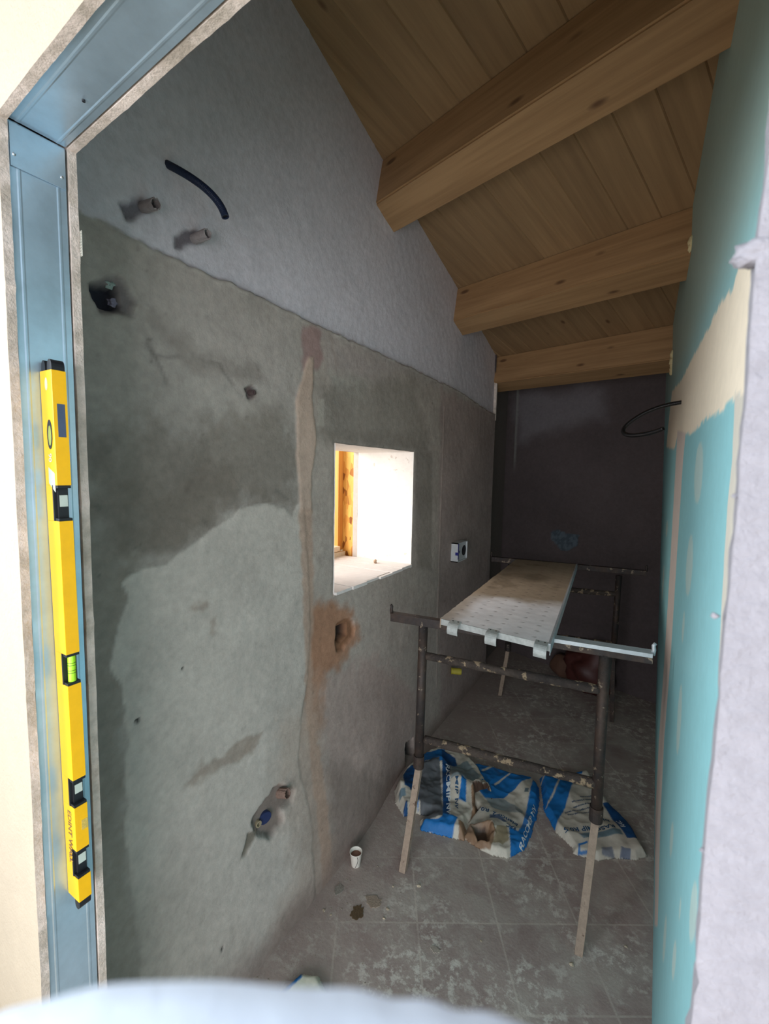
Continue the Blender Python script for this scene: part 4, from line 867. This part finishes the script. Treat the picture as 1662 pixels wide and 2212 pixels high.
# left: upright crumpled sack against the wall
sack('left cement sack, crumpled high against the wall with white letters on a blue band',
     [(852, 1690), (872, 1650), (895, 1632), (925, 1612), (960, 1606), (1004, 1618), (1040, 1650), (1066, 1690), (1072, 1722), (1040, 1742), (1016, 1762), (1006, 1796), (962, 1786), (908, 1772), (906, 1752), (930, 1745), (900, 1738), (872, 1744), (855, 1718)], 0.05, 0.045, 0.03,
     [((985, 1690), 0.07, 0.07), ((950, 1650), 0.05, 0.05), ((920, 1660), 0.05, 0.03), ((1040, 1705), 0.035, 0.05), ((866, 1700), 0.04, 0.03)],
     [([(905, 1612), (962, 1606), (962, 1640), (920, 1652), (905, 1640)], BLUE, 1), ([(905, 1640), (950, 1635), (955, 1700), (960, 1745), (915, 1750), (905, 1700)], lin((92, 96, 100)), 2),
      ([(955, 1606), (985, 1625), (990, 1638), (974, 1640), (972, 1700), (972, 1760), (958, 1760), (957, 1700)], DBL, 0.5), ([(975, 1640), (1010, 1630), (1040, 1660), (1010, 1682), (975, 1682)], TINT, 1, 0.8),
      ([(998, 1680), (1008, 1684), (1008, 1716), (992, 1710)], BLUE, 0.5), ([(870, 1650), (905, 1632), (905, 1720), (885, 1690), (875, 1690)], DBL, 0.6), ([(896, 1706), (905, 1690), (905, 1722)], BLUE, 0.5), ([(872, 1722), (880, 1712), (884, 1740), (876, 1738)], DBL, 0.4), ([(862, 1696), (876, 1694), (878, 1704), (864, 1706)], TINT, 0.5),
      ([(905, 1750), (935, 1748), (985, 1752), (966, 1794), (935, 1780), (935, 1762), (908, 1758)], BLUE, 0.6), ([(936, 1752), (952, 1748), (960, 1740), (990, 1750), (968, 1795), (940, 1782)], BLUE, 0.4),
      ([(992, 1756), (1010, 1760), (1006, 1792), (992, 1790)], BRN, 1.5), ([(1022, 1688), (1056, 1676), (1066, 1700), (1058, 1716), (1032, 1738), (1026, 1715)], DBR, 1), ([(1018, 1692), (1026, 1690), (1032, 1720), (1024, 1752), (1014, 1756), (1022, 1725)], BRN, 0.4)],
     (15, 0.009), [('RACCMIP NV', (964, 1642), (966, 1742), 0.028, m_wt), ('MIP NV', (984, 1682), (984, 1728), 0.022, m_bt), ('R', (916, 1634), (928, 1640), 0.03, m_wt)], 60, zc=0.085,
     pits=[([(1022, 1688), (1056, 1676), (1066, 1700), (1058, 1716), (1032, 1738), (1026, 1715)], 0.75)])
sack('middle cement sack, lying flat with a white triangle on blue and a torn brown mouth',
     [(1014, 1640), (1070, 1650), (1110, 1666), (1150, 1674), (1166, 1690), (1168, 1715), (1160, 1755), (1146, 1800), (1134, 1822), (1098, 1840), (1066, 1834), (1040, 1822), (1000, 1796), (1010, 1765), (1030, 1740), (1000, 1700)], 0.035, 0.032, 0.022,
     [((1130, 1700), 0.07, 0.02), ((1060, 1790), 0.05, 0.02)],
     [([(1000, 1630), (1170, 1640), (1175, 1690), (1153, 1678), (1088, 1722), (1050, 1724), (1030, 1700)], BLUE, 0.5), ([(1068, 1692), (1106, 1669), (1104, 1673), (1070, 1696)], PAP, 0.3), ([(1040, 1662), (1075, 1645), (1074, 1650), (1044, 1666)], PAP, 0.3),
      ([(1153, 1679), (1180, 1690), (1170, 1790), (1130, 1840), (1104, 1838), (1100, 1785), (1120, 1795), (1132, 1770)], BLUE, 0.4), ([(1050, 1722), (1090, 1724), (1130, 1748), (1128, 1756), (1062, 1746)], TINT, 0.6, 0.7),
      ([(1134, 1708), (1143, 1709), (1142, 1716), (1133, 1715)], lin((90, 104, 110)), 0.3), ([(1058, 1762), (1076, 1762), (1096, 1776), (1090, 1780), (1074, 1770), (1058, 1772)], DBL, 0.5, 0.8),
      ([(1016, 1776), (1060, 1782), (1072, 1800), (1060, 1826), (1040, 1822), (1000, 1796)], BRN, 1.5), ([(1026, 1784), (1050, 1786), (1054, 1812), (1034, 1810)], DBR, 1.5), ([(1060, 1774), (1080, 1776), (1076, 1794)], PAP, 0.5), ([(1074, 1790), (1096, 1786), (1100, 1812), (1086, 1822), (1066, 1818)], lin((150, 138, 112)), 1)],
     (11, 0.008), [('bianco 2', (1120, 1777), (1066, 1757), 0.030, m_bt), ('R0.5', (1058, 1752), (1030, 1744), 0.030, m_bt), ('RAC', (1116, 1788), (1096, 1781), 0.030, m_bt), ('RACCMIP NV', (1130, 1826), (1160, 1740), 0.022, m_wt)], 70,
     pits=[([(1020, 1782), (1060, 1784), (1066, 1800), (1056, 1818), (1030, 1812)], 0.8)])
sack('right cement sack, lying behind the trestle leg with upside-down blue print',
     [(1166, 1672), (1210, 1664), (1262, 1660), (1272, 1660), (1290, 1690), (1318, 1728), (1362, 1770), (1385, 1812), (1402, 1838), (1380, 1846), (1330, 1842), (1296, 1848), (1240, 1832), (1236, 1820), (1200, 1784), (1176, 1740)], 0.03, 0.032, 0.022,
     [((1230, 1720), 0.09, 0.022), ((1330, 1800), 0.05, 0.012)],
     [([(1150, 1650), (1240, 1650), (1238, 1696), (1222, 1745), (1202, 1780), (1190, 1790), (1150, 1700)], BLUE, 0.4), ([(1208, 1684), (1196, 1712), (1179, 1740), (1182, 1741), (1200, 1714), (1211, 1685)], PAP, 0.3), ([(1165, 1688), (1176, 1674), (1178, 1677), (1166, 1692)], PAP, 0.2), ([(1220, 1655), (1260, 1655), (1258, 1672), (1222, 1668)], BLUE, 0.3),
      ([(1302, 1736), (1325, 1730), (1375, 1785), (1378, 1814), (1355, 1812), (1336, 1788)], DBL, 0.3), ([(1250, 1802), (1340, 1796), (1346, 1808), (1262, 1812)], TINT, 0.6), ([(1300, 1832), (1322, 1828), (1330, 1842), (1300, 1842)], DBL, 0.8, 0.6), ([(1342, 1830), (1362, 1834), (1364, 1846), (1340, 1842)], DBL, 0.8, 0.7),
      ([(1250, 1820), (1270, 1818), (1270, 1822), (1254, 1824), (1254, 1832), (1272, 1834), (1272, 1838), (1250, 1834)], BLUE, 0.3)],
     (9, 0.007), [('RASOMIP R0.5', (1326, 1787), (1218, 1791), 0.030, m_bt), ('bi', (1316, 1771), (1303, 1769), 0.030, m_bt), ('prodotto in polvere', (1277, 1722), (1252, 1727), 0.013, m_bt), ('intonaco di finitura a base', (1277, 1730), (1235, 1738), 0.013, m_bt), ('rasante per interni ed esterni', (1277, 1739), (1238, 1747), 0.013, m_bt), ('calce e leganti idraulici naturali', (1277, 1748), (1220, 1757), 0.013, m_bt), ('per superfici murali interne', (1276, 1757), (1226, 1762), 0.013, m_bt), ('RAC', (1352, 1792), (1340, 1775), 0.03, m_wt)], 80)
sack('corner of a white and blue sack on the floor just inside the door opening', [(590, 2150), (620, 2118), (650, 2094), (690, 2098), (704, 2128), (720, 2170), (700, 2220), (600, 2220)], 0.02, 0.03, 0.02, [], [([(570, 2170), (615, 2118), (656, 2088), (652, 2112), (615, 2150), (590, 2200)], BLUE, 0.4)], (9, 0.006), [], 90, base=lin((214, 214, 196)))

# ---- paper cup
def lathe(name, prof, c, m_, parent=None, seg=32):
    bm = bmesh.new(); rings = [[bm.verts.new(V((c[0]+r*math.cos(2*math.pi*k/seg), c[1]+r*math.sin(2*math.pi*k/seg), c[2]+z))) for k in range(seg)] for r, z in prof]
    for A_, B_ in zip(rings[:-1], rings[1:]):
        for k in range(seg): bm.faces.new([A_[k], A_[(k+1) % seg], B_[(k+1) % seg], B_[k]])
    bm.faces.new(rings[0][::-1]); bm.faces.new(rings[-1]); return from_bm(name, bm, m_, parent, smooth=True)
cc = flo((769, 1868)); cp = empty('paper_cup', cc, 'small white paper coffee cup standing on the floor by the left wall', 'cup')
lathe('cup_wall', [(0.017, 0.0), (0.018, 0.001), (0.0245, 0.056), (0.0262, 0.058), (0.0258, 0.0595), (0.0235, 0.058), (0.018, 0.012), (0.005, 0.0115)], cc, mat('cup_paper', lin((228, 222, 210)), 0.6, namp=0.04), cp)
lathe('coffee_residue', [(0.001, 0.044), (0.0212, 0.044), (0.0214, 0.045), (0.001, 0.0452)], cc, mat('coffee_brown', lin((140, 100, 84)), 0.7), cp)
bm = bmesh.new(); ang = math.atan2(-cc[1], -cc[0]); st = []
for k in range(24):
    tt = k/23; z = 0.004+0.05*tt; r = 0.018+0.0065*(z/0.056)+0.0006; a_ = ang+0.1+0.5*math.sin(tt*2.4)-0.25; st.append((cc[0]+r*math.cos(a_), cc[1]+r*math.sin(a_), z))
add_tube(bm, st, 0.0009, 6); from_bm('printed_swirl', bm, mat('swirl_ink', lin((40, 36, 44)), 0.6), cp)

# ---- splashes, chips and crumbs on the floor
def splat(c, r, col_, seed, sy=1.0):
    bm = bmesh.new(); n = 22; rs = np.random.RandomState(seed); k = 1+0.25*rs.randn(n)*0.5
    pts = [(c[0]+r*k[i]*math.cos(2*math.pi*i/n), c[1]+r*sy*k[i]*math.sin(2*math.pi*i/n), 0.0004) for i in range(n)]
    add_prism(bm, pts, (0, 0, 0.0022)); return from_bm('mortar_splash', bm, mat('splash%d' % seed, lin(col_), 0.85, nscale=150, namp=0.3, bump=0.6))
tag(splat(flo((772, 1972)), 0.022, (92, 74, 52), 1, 1.3), 'round dark brown splash on the floor below the paper cup', 'splash')
tag(splat(flo((808, 1948)), 0.030, (152, 136, 120), 2, 0.8), 'pale beige mortar splash beside the dark brown one', 'splash')
tag(splat(flo((732, 1922)), 0.016, (142, 136, 126), 4, 1.4), 'small grey mortar splash at the foot of the left wall', 'splash')
tag(splat(flo((940, 2052)), 0.016, (158, 148, 136), 5, 0.6), 'pale mortar streak on the tiles left of the near trestle foot', 'splash')
chips = [((905, 1915), 0.009, 'round cream mortar chip on the floor in front of the left trestle foot'), ((1235, 2085), 0.010, 'pale chip touching the right trestle foot'), ((1352, 2046), 0.006, 'lone pale chip on the tiles near the green wall'),
         ((838, 1965), 0.006, 'small pale chip right of the brown splash'), ((880, 1778), 0.006, 'pale chip beside the left lower trestle leg'), ((830, 1985), 0.005, 'tiny cream chip right below the brown splash'), ((850, 1916), 0.005, 'small whitish chip between cup and left trestle foot'), ((960, 1808), 0.005, 'tiny white chip in front of the crumpled sack'), ((1040, 2034), 0.005, 'tiny pale chip on a tile in the middle of the floor'),
         ((700, 1968), 0.006, 'pale chip against the left wall below the grey splash'), ((715, 1978), 0.005, 'small pale chip a little off the left wall')]
m_chip = mat('mortar_chip', lin((182, 168, 146)), 0.9, namp=0.2)
for k, (p, r, lb) in enumerate(chips):
    c = flo(p); bm = bmesh.new(); blob(bm, (c[0], c[1], r*0.35+0.0005), r, 1.1, 0.8, 0.4, 1, 0.3, k+30); tag(from_bm('mortar_chip', bm, m_chip), lb, 'chip', 'mortar chips on the floor')
bm = bmesh.new(); rs = np.random.RandomState(5)
for k in range(420):
    if k < 260: x, y = -0.98+abs(rs.randn())*0.12, 0.8+rs.rand()*2.6
    else: x, y = -0.98+rs.rand()*1.05, 0.9+rs.rand()*2.6
    if x > 0.08: continue
    s = 0.0012+0.0022*rs.rand()**2; g = bmesh.ops.create_icosphere(bm, subdivisions=1, radius=s); a_ = 0.6+rs.rand()
    for v in g['verts']: v.co = Vector((x+v.co.x*a_, y+v.co.y, abs(v.co.z*0.6)+0.0004))
o = from_bm('floor_crumbs', bm, mat('crumbs', lin((160, 148, 134)), 0.95)); tag(o, 'scattered fine plaster crumbs over the dusty tiles', 'rubble', kind='stuff')

# ---- dark heap at the very back
c = flo((1268, 1495)); 
bm = bmesh.new(); blob(bm, (c[0], c[1], 0.17), 0.15, 1.15, 0.7, 1.15, 3, 0.22, 3)
for v in bm.verts: v.co.z = max(v.co.z, 0.001)
o = from_bm('refuse_sack', bm, mat('dark_red_plastic', lin((74, 38, 34)), 0.5, nscale=6, namp=0.3, bump=0.6, bscale=20), smooth=True); tag(o, 'dark red bulging sack on the floor under the far trestle', 'sack')
c = flo((1212, 1462))
bm = bmesh.new(); blob(bm, (c[0]+0.02, c[1]+.02, 0.09), 0.10, 1.0, 0.7, 1.0, 3, 0.12, 8)
for v in bm.verts: v.co.z = max(v.co.z, 0.001)
o = from_bm('paper_sack', bm, mat('brown_sack_paper', lin((92, 66, 52)), 0.8, nscale=8, namp=0.2), smooth=True); tag(o, 'small brown paper sack slumped left of the dark red sack', 'sack')

# ---- pale blue cloth right under the lens, far out of focus
def cloth():
    up = _Z; cr = [CAM+ray(*p)/F*0.048 for p in ((-120, 2290), (60, 2205), (230, 2172), (450, 2162), (640, 2170), (831, 2192), (1000, 2222), (1160, 2262), (1330, 2320))]
    nu, nv = 70, 30; t = np.linspace(0, len(cr)-1.001, nu); cr = np.array(cr); rim = np.array([cr[int(a)]*(1-a % 1)+cr[int(a)+1]*(a % 1) for a in t])
    # smooth the crest line
    for _ in range(6): rim[1:-1] = (rim[:-2]+2*rim[1:-1]+rim[2:])/4
    back = -np.array([Rv_w[0], Rv_w[1], 0]) if False else -(M@np.array([0, 0, 1.0])); back[2] = 0; back /= np.linalg.norm(back)
    P = []
    for i in range(nu):
        for j in range(nv):
            a_ = math.pi*(j/(nv-1)); off = -0.018+(-0.003 if a_ < 1.57 else -0.03)*np.cos(a_); hh = math.sin(a_)
            fold = 0.0006*math.sin(i*0.5+3*math.sin(i*0.13))*(1-hh*0.6)
            P.append(rim[i]+back*(off+0.018)+np.array([0, 0, -0.045*(1-hh)-0.0])+back*fold)
    me = gridmesh('pale_cloth', np.array(P), grid_faces(nu, nv)); o = link('pale_cloth', me, mat('pale_blue_cloth', lin((226, 239, 255)), 0.9, nscale=40, namp=0.08, bump=0.2))
    tag(o, 'blurred pale blue rounded cloth right in front of the lens at the bottom', 'cloth')
    md = o.modifiers.new('s', 'SOLIDIFY'); md.thickness = 0.0015
cloth()
